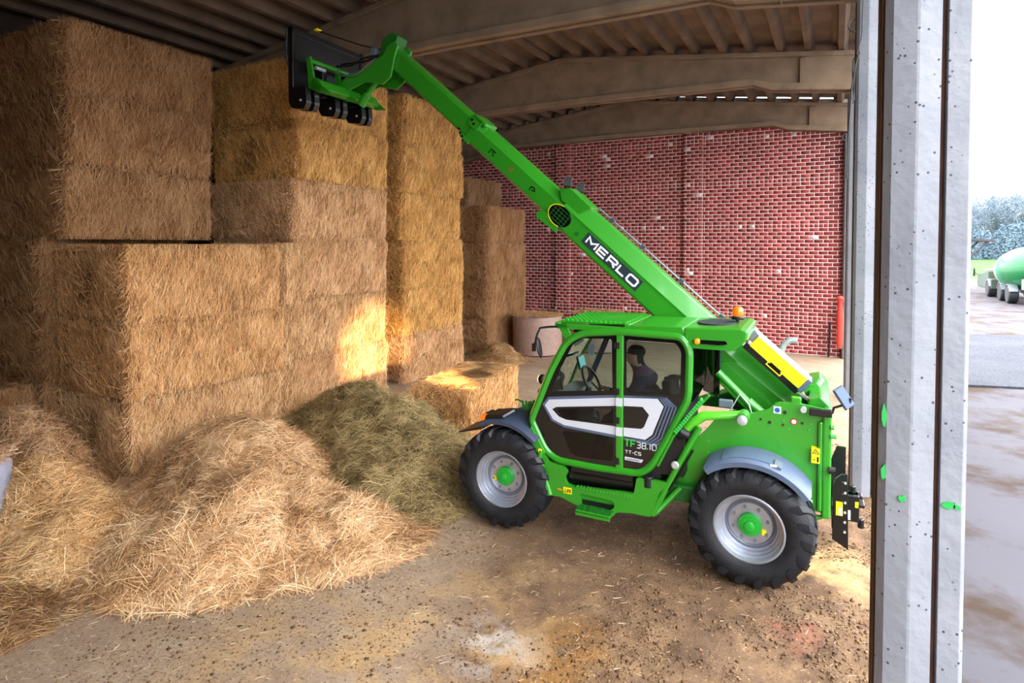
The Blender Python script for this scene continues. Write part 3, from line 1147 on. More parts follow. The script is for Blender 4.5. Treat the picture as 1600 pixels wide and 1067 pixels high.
def rounded(pts, r, n=4):
    """round the corners of a closed polygon"""
    out = []
    m = len(pts)
    for i in range(m):
        p = Vector((*pts[i], 0)); a = Vector((*pts[i - 1], 0)); b = Vector((*pts[(i + 1) % m], 0))
        da = (a - p); db = (b - p)
        k = min(r, da.length * .45, db.length * .45)
        s_ = p + da.normalized() * k; e_ = p + db.normalized() * k
        for j in range(n + 1):
            t = j / n
            q = s_ * (1 - t) ** 2 + p * 2 * t * (1 - t) + e_ * t * t
            out.append((q.x, q.y))
    return out


# ---- wheels
def wheel(x, y, near, steer=0.):
    """local wheel: outer face at y=0, rolling in the xz plane; the far side is mirrored"""
    sg = 1 if near else -1
    T = Matrix.Translation((x, y, .6)) @ Matrix.Rotation(steer, 4, 'Z')
    fix = lambda mb: [tuple(T @ Vector((p[0], p[1] * sg, p[2]))) for p in mb.v]
    m = MB()
    prof = [(.33, .03), (.36, .005), (.42, -.012), (.48, -.008), (.53, .015), (.570, .05), (.584, .12), (.587, .21), (.584, .30), (.570, .37), (.53, .405), (.46, .425), (.36, .41), (.33, .39), (.31, .21)]
    m.cur = 0
    m.lathe(prof + [prof[0]], (0, 0, 0), (0, 1, 0), 64, caps=False)
    NL = 19
    m.cur = 1
    for k in range(NL):
        for hs in (0, 1):
            a0 = 2 * pi * (k + .5 * hs) / NL
            row = []
            for j, (t, yy, rt, rbm) in enumerate(((0, .235, .606, .56), (.45, .12, .603, .56), (.8, .035, .594, .55), (1.0, -.006, .560, .53), (1.2, -.016, .505, .49))):
                aa = a0 + t * .26
                wd = .062 + .02 * (j > 1) - .025 * (j > 3)
                y_ = yy if hs == 0 else .42 - yy
                for (da, r_) in ((-wd, rbm - .02), (-wd * .72, rt), (wd * .72, rt), (wd, rbm - .02)):
                    row.append((r_ * cos(aa + da), y_, r_ * sin(aa + da)))
            fs = []
            for j in range(4):
                for q in range(3):
                    b = j * 4 + q
                    fs.append((b, b + 1, b + 5, b + 4))
            fs += [(0, 3, 2, 1), (16, 17, 18, 19)]
            m.add(row, fs)
    m.v = fix(m)
    t = part(m, 'tyre', [M['rubber'], M['lug']], smooth=True, angle=28)
    r = MB()
    prof = [(.335, .035), (.338, .018), (.322, .014), (.314, .03), (.308, .075), (.292, .08), (.287, .115), (.270, .12), (.265, .155), (.248, .16), (.243, .205), (.228, .215), (.222, .185), (.205, .165), (.16, .16), (.10, .16), (.0, .16)]
    r.lathe(prof, (0, 0, 0), (0, 1, 0), 56, caps=False)
    r.v = fix(r)
    rim = part(r, 'rim', M['silver'], smooth=True, parent=t, angle=30)
    h = MB()
    h.lathe([(.112, .165), (.112, .115), (.106, .108), (.088, .108), (.086, .098), (.052, .096), (.048, .078), (.042, .074), (0, .074)], (0, 0, 0), (0, 1, 0), 32, caps=False)
    for k in range(12):
        a = 2 * pi * k / 12
        h.cyl((.07 * cos(a), .105, .07 * sin(a)), (.07 * cos(a), .088, .07 * sin(a)), .008, n=6)
    h.v = fix(h)
    part(h, 'hub', M['hub'], smooth=True, parent=t)
    for k in range(8):
        a = 2 * pi * k / 8 + .3
        b = MB().cyl((.17 * cos(a), .165, .17 * sin(a)), (.17 * cos(a), .14, .17 * sin(a)), .017, n=6)
        b.v = fix(b)
        part(b, 'wheel_nut', M['greysteel'], parent=t)
    if near:
        k = MB().box(.11, .15, (.145), .158, -.09, -.03)
        if x < -1: k = MB().box(-.165, -.125, .145, .158, -.075, -.02)
        k.v = fix(k)
        part(k, 'sticker', M['yellow'], parent=t)
    return t


wheel(0, 0, True, radians(-2)); wheel(-2.76, 0, True, radians(2)); wheel(0, 2.22, False); wheel(-2.76, 2.22, False)

# ---- chassis
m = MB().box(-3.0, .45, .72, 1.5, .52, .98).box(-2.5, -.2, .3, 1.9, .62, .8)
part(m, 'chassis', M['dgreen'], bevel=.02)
for x in (0, -2.76):
    m = MB().cyl((x, .3, .6), (x, 1.92, .6), .11, n=14).lathe([(.1, -.2), (.24, -.12), (.26, 0), (.24, .12), (.1, .2)], (x, 1.11, .6), (0, 1, 0), 20)
    part(m, 'axle', M['bsteel'], smooth=True)
side = rounded([(-2.26, 1.0), (-2.30, .92), (-2.22, .64), (-2.16, .49), (-2.03, .50), (-1.90, .46), (-1.80, .43), (-1.41, .39), (-1.36, .455), (-1.2, .48), (-.98, .48), (-.90, .75), (-.80, .88), (-1.14, .88), (-1.17, .70), (-1.87, .645), (-1.95, .66), (-1.98, .72), (-1.94, .80), (-2.0, .86), (-2.18, .88)], .025, 3)
hole = rounded([(-1.795, .585), (-1.415, .575), (-1.39, .545), (-1.39, .50), (-1.47, .435), (-1.775, .425)], .02, 3)
part(MB().plate(side, .10, .15, [hole]), 'chassis_side_panel', G, bevel=.008)
m = MB().box(-2.1, -.95, .15, .75, .50, .56)
part(m, 'sill_bottom', G, bevel=.01)
m = MB().box(-1.82, -1.38, .16, .5, .40, .64)
part(m, 'step_recess', M['black'])
m = MB().box(-1.80, -1.40, -.03, .16, .415, .445).box(-1.80, -1.40, -.03, -.012, .39, .45)
st_ = part(m, 'step', G, bevel=.006)
for k in range(15):
    part(MB().box(-1.79 + k * .027, -1.778 + k * .027, -.02, .12, .445, .462), 'step_tooth', M['dgreen'], parent=st_)
m = MB()
for k in range(17):
    x = -1.84 + k * .039
    m.plate([(x, .645 + .0 * k), (x + .03, .645), (x + .015, .668)], .09, .14)
part(m, 'serrated_edge', G)
part(MB().tube([(-2.27, .11, 1.0), (-2.29, .10, .92), (-2.24, .10, .72), (-2.16, .10, .5)], .035, 10), 'sill_front_edge', G, smooth=True)
m = MB().cyl((-1.95, .3, .74), (-1.2, .3, .76), .125, n=20)
m.cyl((-1.99, .3, .738), (-1.95, .3, .74), .10, n=20).box(-1.92, -1.2, .16, .5, .8, .9)
part(m, 'black_tank', M['bsteel'], smooth=True)
part(MB().cyl((-1.02, .14, .79), (-1.02, .14, .91), .055, n=18), 'rubber_mount', M['black'], smooth=True, bevel=.01)
# stickers on the sill
part(MB().box(-1.99, -1.89, .094, .1, .555, .625), 'warning_sticker', M['yellow'])
m = MB().strokes([[(-1.98, .57), (-1.965, .61), (-1.95, .57), (-1.98, .57)]], .007, lambda u, v: (u, .092, v))
m.box(-1.938, -1.925, .091, .094, .57, .61).box(-1.913, -1.90, .091, .094, .57, .61)
part(m, 'sticker_print', M['gblack'])
part(MB().box(-2.06, -2.01, .094, .1, .58, .595), 'orange_sticker', M['orange'])
# green front bracket below the cab and hydraulic couplings ahead of it
m = MB().plate([(-2.46, 1.2), (-2.40, 1.27), (-2.22, .98), (-2.26, .90), (-2.33, .92)], .10, .14)
part(m, 'front_bracket', G, bevel=.008)
part(MB().plate([(-2.66, 1.32), (-2.58, 1.44), (-2.42, 1.44), (-2.38, 1.2), (-2.5, 1.1)], .55, .62), 'coupling_bracket', G, bevel=.008)
part(MB().box(-2.36, -2.32, .08, .1, 1.10, 1.14), 'blue_cap', M['blue'], bevel=.006)
part(MB().box(-2.30, -2.26, .08, .1, .98, 1.02), 'yellow_sticker', M['yellow'])
m = MB()
for k in range(3):
    m.cyl((-2.62 - .05 * k, .56, 1.34), (-2.64 - .05 * k, .56, 1.43), .016, n=8)
m.tube([(-2.72, .56, 1.4), (-2.80, .56, 1.43), (-2.84, .56, 1.42)], .012, 8).tube([(-2.5, .56, 1.38), (-2.6, .5, 1.30), (-2.72, .5, 1.26), (-2.78, .5, 1.2)], .016, 8)
part(m, 'hydraulic_couplings', G, smooth=True)
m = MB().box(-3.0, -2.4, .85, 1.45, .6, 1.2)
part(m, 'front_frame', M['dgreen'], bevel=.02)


# ---- mudguards
def mudguard(cx, r, a0, a1, y0, y1, name, material, lip=.05):
    m = MB()
    n = 18
    vs = []; fs = []
    for i in range(n + 1):
        a = radians(a0 + (a1 - a0) * i / n)
        for (rr, yy) in ((r - lip, y0), (r + .0, y0 - .004), (r + .025, y0 + .03), (r + .03, y1), (r + .0, y1), (r - .005, y0 + .025), (r - lip, y0 + .02)):
            vs.append((cx + rr * cos(a), yy, .6 + rr * sin(a)))
    for i in range(n):
        for k in range(7):
            l = (k + 1) % 7
            fs.append((i * 7 + k, i * 7 + l, i * 7 + 7 + l, i * 7 + 7 + k))
    fs += [tuple(range(7)), tuple(reversed([n * 7 + k for k in range(7)]))]
    m.add(vs, fs)
    return part(m, name, material, smooth=True, angle=40)


fg = mudguard(-2.78, .70, 48, 112, -.0, .52, 'front_mudguard', M['fenderd'], .04)
m = MB().plate([(-2.99, 1.29), (-2.97, 1.35), (-2.75, 1.375), (-2.72, 1.34)], .02, .34)
part(m, 'mudguard_top_cap', M['bsteel'], bevel=.01, parent=fg)
part(MB().box(-3.05, -2.99, .02, .12, 1.245, 1.335), 'indicator_lamp', M['orange'], bevel=.008, parent=fg)
part(MB().box(-3.04, -2.98, .13, .3, 1.22, 1.34), 'headlamp_case', M['black'], bevel=.01, parent=fg)
part(MB().plate([(-3.35, 1.085), (-3.33, 1.105), (-3.02, 1.21), (-3.0, 1.18)], -.01, .42), 'mudguard_flap', M['black'], bevel=.004, parent=fg)
mudguard(-2.78, .70, 48, 112, 1.70, 2.22, 'front_mudguard', M['fenderd'], .04)
mudguard(0, .675, 38, 128, 1.80, 2.25, 'rear_mudguard', M['fender'], .05)
part(MB().tube([(-2.93, 1.8, 1.30), (-2.98, 1.8, 1.42)], .018, 8), 'lamp_bracket', M['black'])
rg = mudguard(0, .675, 38, 128, -.03, .42, 'rear_mudguard', M['fender'], .05)
m = MB()
for (a0, a1) in ((66, 112),):
    pts = arc(0, .6, .712, a0, a1, 10) + list(reversed(arc(0, .6, .69, a0, a1, 10)))
    m.plate(pts, .02, .36)
part(m, 'raised_panel', M['fender'], bevel=.006, parent=rg)
m = MB().plate(arc(0, .6, .73, 66, 72, 3) + list(reversed(arc(0, .6, .70, 66, 72, 3))), -.005, .16)
part(m, 'end_block', M['grey'], bevel=.006, parent=rg)
part(MB().box(.19, .25, -.008, -.004, 1.265, 1.29), 'pale_sticker', M['lilac'], parent=rg)

# ---- cab
Y0, Y1 = .15, 1.08
outl = [(-1.80, 2.40), (-1.98, 2.29), (-2.18, 1.92), (-2.37, 1.45), (-2.42, 1.33), (-2.24, 1.00), (-2.09, .905), (-1.63, .895), (-1.11, .915), (-.99, 1.02), (-.83, 1.33), (-.61, 1.80), (-.60, 2.31), (-.68, 2.44), (-1.35, 2.45)]
outr = rounded(outl, .09, 3)
fr = part(MB().tube([(x, Y0, z) for x, z in outr], .042, 10, closed=True), 'cab_frame', G, smooth=True)
part(MB().tube([(x, Y1, z) for x, z in outr], .04, 8, closed=True), 'cab_frame', G, smooth=True)
inn = [(-1.80, 2.38), (-1.96, 2.27), (-2.15, 1.92), (-2.34, 1.45), (-2.385, 1.33), (-2.22, 1.02), (-2.08, .94), (-1.63, .93), (-1.385, .935)]
# front door: black skin with window openings, rear panel the same
fdoor = [(-1.385, 2.415), (-1.80, 2.38), (-1.96, 2.27), (-2.15, 1.92), (-2.34, 1.45), (-2.385, 1.33), (-2.22, 1.02), (-2.08, .94), (-1.63, .93), (-1.385, .935)]
fwin = rounded([(-1.44, 2.365), (-1.78, 2.345), (-1.90, 2.27), (-2.05, 1.98), (-2.17, 1.70), (-1.43, 1.785)], .035, 3)
flow = rounded([(-2.03, 1.255), (-1.42, 1.285), (-1.42, 1.0), (-1.85, .985), (-1.95, 1.03)], .03, 3)
fmid = rounded([(-2.10, 1.50), (-1.42, 1.60), (-1.42, 1.42), (-2.02, 1.40)], .03, 3)
dr = part(MB().plate(fdoor, .148, .162, [fwin, flow, fmid]), 'door', M['gblack'])
dr['label'] = 'black glazed cab door with pale band'
part(MB().plate(fwin, .153, .158), 'window_glass', M['glass'], parent=dr)
part(MB().plate(flow, .153, .158), 'lower_glass', M['tint'], parent=dr)
part(MB().plate(fmid, .153, .158), 'middle_glass', M['tint'], parent=dr)
rdoor = [(-1.30, 2.41), (-.69, 2.40), (-.635, 2.30), (-.645, 1.82), (-.86, 1.34), (-1.02, 1.04), (-1.12, .95), (-1.30, .945)]
rwin = rounded([(-1.275, 2.37), (-.74, 2.37), (-.685, 2.28), (-.70, 1.82), (-1.275, 1.79)], .04, 3)
rp = part(MB().plate(rdoor, .148, .162, [rwin]), 'rear_side_panel', M['gblack'])
part(MB().plate(rwin, .153, .158), 'window_glass', M['glass'], parent=rp)
part(MB().box(-1.385, -1.305, .125, .17, .91, 2.45), 'centre_pillar', G, bevel=.012)
for z in (1.02, 1.47, 1.79, 2.30):
    part(MB().box(-1.405, -1.34, .105, .13, z - .035, z + .035), 'door_hinge', M['black'], bevel=.006)
# pale band decals, following the door skin
bf = [(-1.39, 1.715), (-2.19, 1.60), (-2.245, 1.53), (-2.14, 1.375), (-2.0, 1.325), (-1.39, 1.30)]
bf_in = [(-1.39, 1.625), (-2.10, 1.525), (-2.155, 1.49), (-2.07, 1.415), (-1.98, 1.39), (-1.39, 1.395)]
pf = MB().plate(bf + list(reversed(bf_in)), .142, .1485)
part(pf, 'pale_band_decal', M['lilac'], parent=dr)
o2 = [(-1.39, 1.745), (-2.20, 1.63), (-2.275, 1.535), (-2.16, 1.355), (-2.0, 1.298), (-1.39, 1.268)]
part(MB().plate(o2 + list(reversed(bf)), .144, .1487), 'slate_band_decal', M['slate'], parent=dr)
br_ = [(-1.30, 1.725), (-.93, 1.755), (-.865, 1.68), (-.985, 1.36), (-1.06, 1.295), (-1.30, 1.30)]
br_in = [(-1.30, 1.635), (-1.09, 1.65), (-1.02, 1.57), (-1.075, 1.43), (-1.11, 1.405), (-1.30, 1.395)]
part(MB().plate(br_ + list(reversed(br_in)), .142, .1485), 'pale_band_decal', M['lilac'], parent=rp)
part(MB().box(-1.382, -1.308, .119, .1255, 1.63, 1.72), 'pale_band_decal', M['lilac'], parent=rp)
part(MB().box(-1.382, -1.308, .119, .1255, 1.30, 1.395), 'pale_band_decal', M['lilac'], parent=rp)
for k in range(4):
    d = .018 + .034 * k
    ln = [(-1.30 + .12 * k, 1.742 + .006 * k), (-.925 + d * .75, 1.772), (-.855 + d, 1.685), (-.975 + d, 1.355 - d * .3), (-1.055 + d * .8, 1.283 - d * .35), (-1.30 + .1 * k, 1.282 - d * .35)]
    part(MB().strokes([ln], .017, lambda u, v: (u, .1455, v)), 'slate_stripe', M['slate'], parent=rp)
for (x, z) in ((-1.28, 1.66), (-1.09, 1.665), (-1.28, 1.37), (-1.10, 1.38)):
    part(MB().cyl((x, .148, z), (x, .140, z), .007, n=8), 'rivet', M['steel'], parent=rp)

GL = {
    'M': (1.15, [[(0, 0), (0, 1), (.5, .38), (1, 1), (1, 0)]]),
    'E': (1.0, [[(1, 1), (0, 1), (0, 0), (1, 0)], [(0, .5), (.92, .5)]]),
    'R': (1.0, [[(0, 0), (0, 1), (.86, 1), (1, .88), (1, .58), (.86, .46), (0, .46)], [(.52, .46), (1, 0)]]),
    'L': (.9, [[(0, 1), (0, 0), (1, 0)]]),
    'O': (1.1, [[(.14, 0), (.86, 0), (1, .16), (1, .84), (.86, 1), (.14, 1), (0, .84), (0, .16), (.14, 0)]]),
    'T': (.9, [[(0, 1), (1, 1)], [(.5, 1), (.5, 0)]]),
    'F': (.85, [[(1, 1), (0, 1), (0, 0)], [(0, .5), (.9, .5)]]),
    '3': (.9, [[(0, 1), (.88, 1), (1, .86), (1, .62), (.88, .5), (.2, .5)], [(.88, .5), (1, .38), (1, .14), (.88, 0), (0, 0)]]),
    '8': (.95, [[(.12, .5), (0, .62), (0, .88), (.12, 1), (.88, 1), (1, .88), (1, .62), (.88, .5), (.12, .5)], [(.12, .5), (0, .38), (0, .12), (.12, 0), (.88, 0), (1, .12), (1, .38), (.88, .5)]]),
    '.': (.14, [[(0, 0), (0, .17)]]),
    '1': (.14, [[(.5, 0), (.5, 1)]]),
    '0': (1.05, [[(.14, 0), (.86, 0), (1, .16), (1, .84), (.86, 1), (.14, 1), (0, .84), (0, .16), (.14, 0)]]),
    '-': (.6, [[(.1, .45), (.9, .45)]]),
    'C': (.9, [[(1, 1), (.14, 1), (0, .86), (0, .14), (.14, 0), (1, 0)]]),
    'S': (.9, [[(1, 1), (.14, 1), (0, .86), (0, .62), (.14, .5), (.86, .5), (1, .38), (1, .14), (.86, 0), (0, 0)]]),
}


def letters(text, size, stroke, gap, fn, name, material, parent, aspect=1.0):
    u = 0.
    for ch in text:
        w, ls = GL[ch]
        w *= size * aspect
        m = MB().strokes([[(u + a * w, b * size) for a, b in l] for l in ls], stroke, fn)
        part(m, name, material, parent=parent)
        u += w + gap
    return u


f0 = lambda u, v: (-1.285 + u, .1445, 1.195 + v)
uw = letters('TF', .072, .017, .018, f0, 'letter', M['lgreen'], rp, .78)
letters('38.10', .064, .010, .020, lambda u, v: (-1.285 + uw + u, .1445, 1.193 + v), 'numeral', M['lilac'], rp, .64)
letters('TT-CS', .032, .007, .010, lambda u, v: (-1.28 + u, .1445, 1.115 + v), 'letter', M['lilac'], rp)
part(MB().plate([(-1.285, 1.04), (-1.10, 1.035), (-1.08, 1.07), (-1.285, 1.075)], .144, .1485), 'pale_badge', M['lilac'], parent=rp)
part(MB().box(-1.27, -1.12, .142, .1445, 1.05, 1.06), 'badge_print', M['grey'], parent=rp)

# roof
rt = [(-1.26, 2.53), (-.66, 2.54), (-.60, 2.42), (-1.30, 2.44)]
rf = part(MB().plate(rt, .14, 1.12), 'roof', G, bevel=.02)
rr_ = [(-.66, 2.54), (-.10, 2.565), (-.03, 2.54), (-.04, 2.45), (-.16, 2.33), (-.62, 2.33), (-.66, 2.42)]
part(MB().plate(rr_, .13, 1.12), 'roof_rear', G, bevel=.02)
m = MB()
vs = [(-.39 + .21 * cos(2 * pi * k / 24), .62 + .26 * sin(2 * pi * k / 24)) for k in range(24)]
m.plate(vs, 2.556, 2.566, fn=lambda a, y, b: (a, b, y + (a + .39) * .04))
part(m, 'roof_hatch', mat('dark_hatch', (46, 52, 58), .6))
part(MB().plate(rounded([(-.56, 2.425), (-.56, 2.39), (-.30, 2.385), (-.22, 2.40), (-.24, 2.43)], .012, 2), .112, .13), 'lamp_slot', M['gblack'])
part(MB().lathe([(.0, -.02), (.022, -.012), (.03, 0), (.03, .02)], (-.52, .11, 2.408), (0, 1, 0), 16), 'marker_lamp', mat('lit_amber_lamp', (240, 130, 30), .2, emit=(255, 130, 30), estr=.5), smooth=True)
# roof guard of slats over the front of the cab
gd = part(MB().box(-2.10, -1.26, .14, .19, 2.44, 2.50).box(-2.10, -1.26, 1.07, 1.12, 2.44, 2.50).box(-2.12, -2.06, .14, 1.12, 2.46, 2.51).box(-1.30, -1.24, .14, 1.12, 2.48, 2.54), 'roof_guard', G, bevel=.008)
for k in range(9):
    y = .23 + k * .105
    m = MB().obox((-1.68, y, 2.53), (1, 0, .03), (0, .8, .35), (0, -.35, .8), .39, .036, .006)
    sl_ = part(m, 'guard_slat', G, parent=gd)
m = MB()
for k in range(9):
    for j in range(14):
        m.box(-2.04 + j * .056, -2.03 + j * .056, .20 + k * .105, .212 + k * .105, 2.53, 2.549)
part(m, 'slat_teeth', M['lgreen'], parent=gd)['kind'] = 'stuff'
for (ya, yb_) in ((.14, .19), (1.06, 1.1)):
    part(MB().plate([(-2.10, 2.50), (-1.98, 2.50), (-1.90, 2.34), (-1.98, 2.30)], ya, yb_), 'roof_front_bracket', G, bevel=.006)
part(MB().box(-1.76, -1.30, .15, .5, 2.41, 2.44), 'roof_gap', M['black'])
# cab floor, interior
part(MB().box(-2.3, -.9, .18, 1.06, .88, .94).plate([(-1.1, .94), (-.98, 1.05), (-.70, 1.70), (-.66, 1.75), (-.66, .94)], .18, 1.06), 'cab_base', M['black'])
part(MB().box(-1.9, -.66, .2, 1.06, 2.40, 2.43), 'cab_headliner', M['black'])
part(MB().box(-1.36, -.8, .42, .80, 1.22, 1.345).obox((-.86, .61, 1.62), (1, 0, .15), (0, 1, 0), (-.15, 0, 1), .06, .19, .28).box(-1.05, -.85, .5, .7, .94, 1.3), 'driver_seat', M['seat'], bevel=.03)
part(MB().plate([(-2.30, 1.45), (-2.20, 1.66), (-1.96, 1.66), (-1.88, 1.5), (-1.96, 1.1), (-2.2, 1.1)], .30, .98), 'dashboard', M['grey'], bevel=.03)
part(MB().tube([(-2.0, .6, 1.3), (-1.86, .6, 1.68)], .035, 10), 'steering_column', M['black'], smooth=True)
sw = []
for k in range(24):
    a = 2 * pi * k / 24
    e1 = Vector((.62, 0, .78)).normalized(); e2 = Vector((0, 1, 0))
    e1 = Vector((-.55, 0, .83)) if False else Vector((-.5, 0, .87))
    sw.append(tuple(Vector((-1.83, .6, 1.76)) + e1 * (.19 * cos(a)) + e2 * (.19 * sin(a))))
s_w = part(MB().tube(sw, .017, 8, closed=True), 'steering_wheel', M['black'], smooth=True)
for k in (2, 10, 18):
    part(MB().tube([(-1.84, .6, 1.755), sw[k]], .012, 6), 'spoke', M['black'], parent=s_w)
mm = MB().obox((-2.06, .86, 1.93), (1, 0, .25), (0, 1, 0), (-.25, 0, 1), .014, .11, .085)
part(mm, 'cab_monitor', M['black'], bevel=.01)
part(MB().obox((-2.045, .86, 1.935), (1, 0, .25), (0, 1, 0), (-.25, 0, 1), .003, .095, .07), 'monitor_screen', M['screen'])
part(MB().box(-2.0, -1.93, .96, .98, 2.0, 2.14), 'pale_sheet', M['lilac'])
part(MB().tube([(-1.55, .85, 1.4), (-1.5, .85, 1.75), (-1.52, .85, 1.83)], [.02, .014, .026], 8), 'control_lever', M['black'], smooth=True)
part(MB().box(-1.1, -.80, .82, .94, 1.60, 1.68).tube([(-1.02, .88, 1.66), (-.98, .88, 1.84)], [.025, .04], 10), 'armrest', M['black'], bevel=.015)
part(MB().tube([(-2.24, .28, 1.62), (-2.22, .28, 1.85), (-2.10, .28, 1.88), (-2.08, .28, 1.7)], .012, 6), 'grab_handle', M['black'], smooth=True)
part(MB().tube([(-2.0, .98, 1.66), (-1.70, .98, 2.38)], .035, 8), 'dark_pillar', M['fenderd'], smooth=True)
part(MB().box(-.98, -.78, 1.03, 1.06, 1.78, 1.84), 'green_bracket', G)
# windscreen, back and far glass
m = MB()
ws = [(-1.80, 2.38), (-1.97, 2.27), (-2.16, 1.92), (-2.35, 1.45)]
for (a, b) in zip(ws[:-1], ws[1:]):
    m.add([(a[0], Y0, a[1]), (a[0], Y1, a[1]), (b[0], Y1, b[1]), (b[0], Y0, b[1])], [(0, 1, 2, 3)])
part(m, 'windscreen', M['glass'], normals=False)
part(MB().plate([(x, z) for x, z in ws] + [(-1.9, 1.3), (-.7, 1.3), (-.62, 1.8), (-.62, 2.36)], 1.055, 1.06), 'far_window', M['glass'])
part(MB().box(-.585, -.58, .2, 1.02, 1.75, 2.34), 'rear_window', M['glass'])
part(MB().tube([(-.44, .95, 1.70), (-.42, .95, 2.34)], .035, 8), 'rear_post', mat('dark_teal_post', (22, 44, 52), .3), smooth=True)
part(MB().plate([(-.58, 1.72), (-.40, 1.66), (-.40, 2.34), (-.58, 2.34)], .90, .905), 'rear_quarter_glass', M['tint'])

# mirrors
mr = part(MB().tube([(-2.07, .12, 2.465), (-2.2, .10, 2.455), (-2.28, .08, 2.44), (-2.315, .07, 2.36), (-2.345, .06, 2.2)], .013, 8), 'mirror_arm', M['black'], smooth=True)
m = MB().lathe([(.0, -.02), (.07, -.016), (.09, 0), (.08, .014), (0, .018)], (0, 0, 0), (1, .10, .12), 24)
m.v = [(x * 1.0 - 2.275 - z * .12, y * .75 + .05, 2.215 + z * 1.35) for x, y, z in m.v]
mh = part(m, 'mirror_housing', M['black'], smooth=True, parent=mr)
part(MB().box(-2.36, -2.33, .03, .08, 2.17, 2.26), 'mirror_clamp', M['black'], parent=mr)
bk = part(MB().box(.52, .72, .30, .36, 1.725, 1.795), 'mirror_bracket', M['bsteel'], bevel=.008)
part(MB().cyl((.47, .31, 1.77), (.47, .36, 1.77), .028, n=16), 'pin', M['steel'], smooth=True, parent=bk)
part(MB().tube([(.72, .34, 1.76), (.735, .34, 1.82), (.80, .34, 1.85), (.86, .34, 1.84), (.875, .34, 1.93)], .012, 8), 'mirror_arm', M['black'], smooth=True, parent=bk)
part(MB().obox((.815, .33, 1.93), (.5, .1, -.83), (.6, -.72, .3), (.7, .65, .45), .11, .010, .06), 'mirror_housing', M['fenderd'], bevel=.008, parent=bk)
part(MB().obox((.822, .32, 1.935), (.5, .1, -.83), (.6, -.72, .3), (.7, .65, .45), .10, .006, .052), 'mirror_face', M['mirror'], parent=bk)
# beacon
bc = part(MB().lathe([(.065, .0), (.07, .02), (.05, .035), (.05, .04)], (-.18, .62, 2.60), (0, 0, 1), 24).cyl((-.18, .62, 2.50), (-.18, .62, 2.60), .018, n=10), 'beacon', M['black'], smooth=True)
part(MB().lathe([(.052, 0), (.058, .02), (.056, .075), (.045, .095), (.02, .105), (0, .107)], (-.18, .62, 2.635), (0, 0, 1), 24), 'beacon_lens', M['orange'], smooth=True, parent=bc)

# ---- rear body
body = [(-.95, .52), (-.60, 1.28), (-.48, 1.40), (-.36, 1.57), (-.10, 1.62), (.14, 1.71), (.22, 1.795), (.40, 1.81), (.66, 1.78), (.70, 1.72), (.70, .72), (.60, .65), (.54, .66), (.50, .80), (.2, .9), (-.3, .9)]
bp = part(MB().plate(rounded(body, .03, 3), .40, .44, [rounded([(.56, .70), (.64, .70), (.64, .745), (.56, .745)], .02, 3)]), 'rear_side_plate', G, bevel=.008)
part(MB().box(.60, .645, .36, .41, .76, 1.66).box(.64, .72, .36, 1.95, .70, 1.78), 'counterweight', G, bevel=.02)
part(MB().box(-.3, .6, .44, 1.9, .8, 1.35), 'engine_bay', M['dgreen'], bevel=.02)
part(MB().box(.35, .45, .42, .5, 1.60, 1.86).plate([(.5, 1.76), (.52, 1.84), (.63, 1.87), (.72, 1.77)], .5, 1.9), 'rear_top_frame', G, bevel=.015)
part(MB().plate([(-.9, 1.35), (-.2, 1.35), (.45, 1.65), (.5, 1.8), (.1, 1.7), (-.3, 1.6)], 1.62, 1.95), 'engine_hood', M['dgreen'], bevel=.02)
for (x, z, r) in ((.30, 1.705, .018), (.075, 1.605, .012), (.16, 1.585, .016), (.285, 1.575, .012), (.46, 1.615, .014)):
    part(MB().cyl((x, .401, z), (x, .392, z), r, n=14), 'bolt_hole', M['gblack'], parent=bp)
for (x, z) in ((.29, 1.62), (.34, 1.54), (.52, 1.56), (.56, 1.55), (-.44, 1.30), (-.44, 1.18), (.54, 1.62)):
    part(MB().cyl((x, .401, z), (x, .388, z), .008, n=8), 'bolt', M['lgreen'], parent=bp)
part(MB().box(.195, .265, .394, .40, 1.685, 1.755), 'sticker', M['white'], parent=bp)
part(MB().cyl((.23, .393, 1.72), (.23, .390, 1.72), .026, n=16), 'sticker_disc', M['blue'], parent=bp)
part(MB().lathe([(.032, 0), (.032, .003), (.022, .003), (.022, 0)], (.385, .397, 1.62), (0, -1, 0), 20), 'warning_ring', M['red'], parent=bp)
part(MB().cyl((.385, .399, 1.62), (.385, .396, 1.62), .022, n=16), 'warning_disc', M['white'], parent=bp)
part(MB().box(.545, .62, .352, .36, 1.245, 1.395).box(.545, .60, .394, .40, 1.24, 1.40), 'warning_sticker', M['yellow'], parent=bp)
m = MB().strokes([[(.555, 1.34), (.583, 1.385), (.612, 1.34), (.555, 1.34)], [(.575, 1.35), (.592, 1.36)], [(.56, 1.28), (.58, 1.28)]], .008, lambda u, v: (u, .350, v)).box(.595, .610, .349, .352, 1.26, 1.31)
part(m, 'sticker_print', M['gblack'], parent=bp)
part(MB().box(.50, .56, .394, .40, .79, .855), 'sticker', M['white'], parent=bp)
part(MB().cyl((.53, .393, .822), (.53, .390, .822), .024, n=16), 'sticker_disc', M['blue'], parent=bp)
part(MB().cyl((.70, .34, 1.20), (.755, .34, 1.20), .035, n=12), 'rear_buffer', M['black'], smooth=True, parent=bp)
part(MB().cyl((.71, .36, 1.62), (.74, .36, 1.62), .022, n=10).cyl((.71, .36, 1.53), (.76, .36, 1.53), .02, n=10), 'coupling', M['lgreen'], smooth=True, parent=bp)
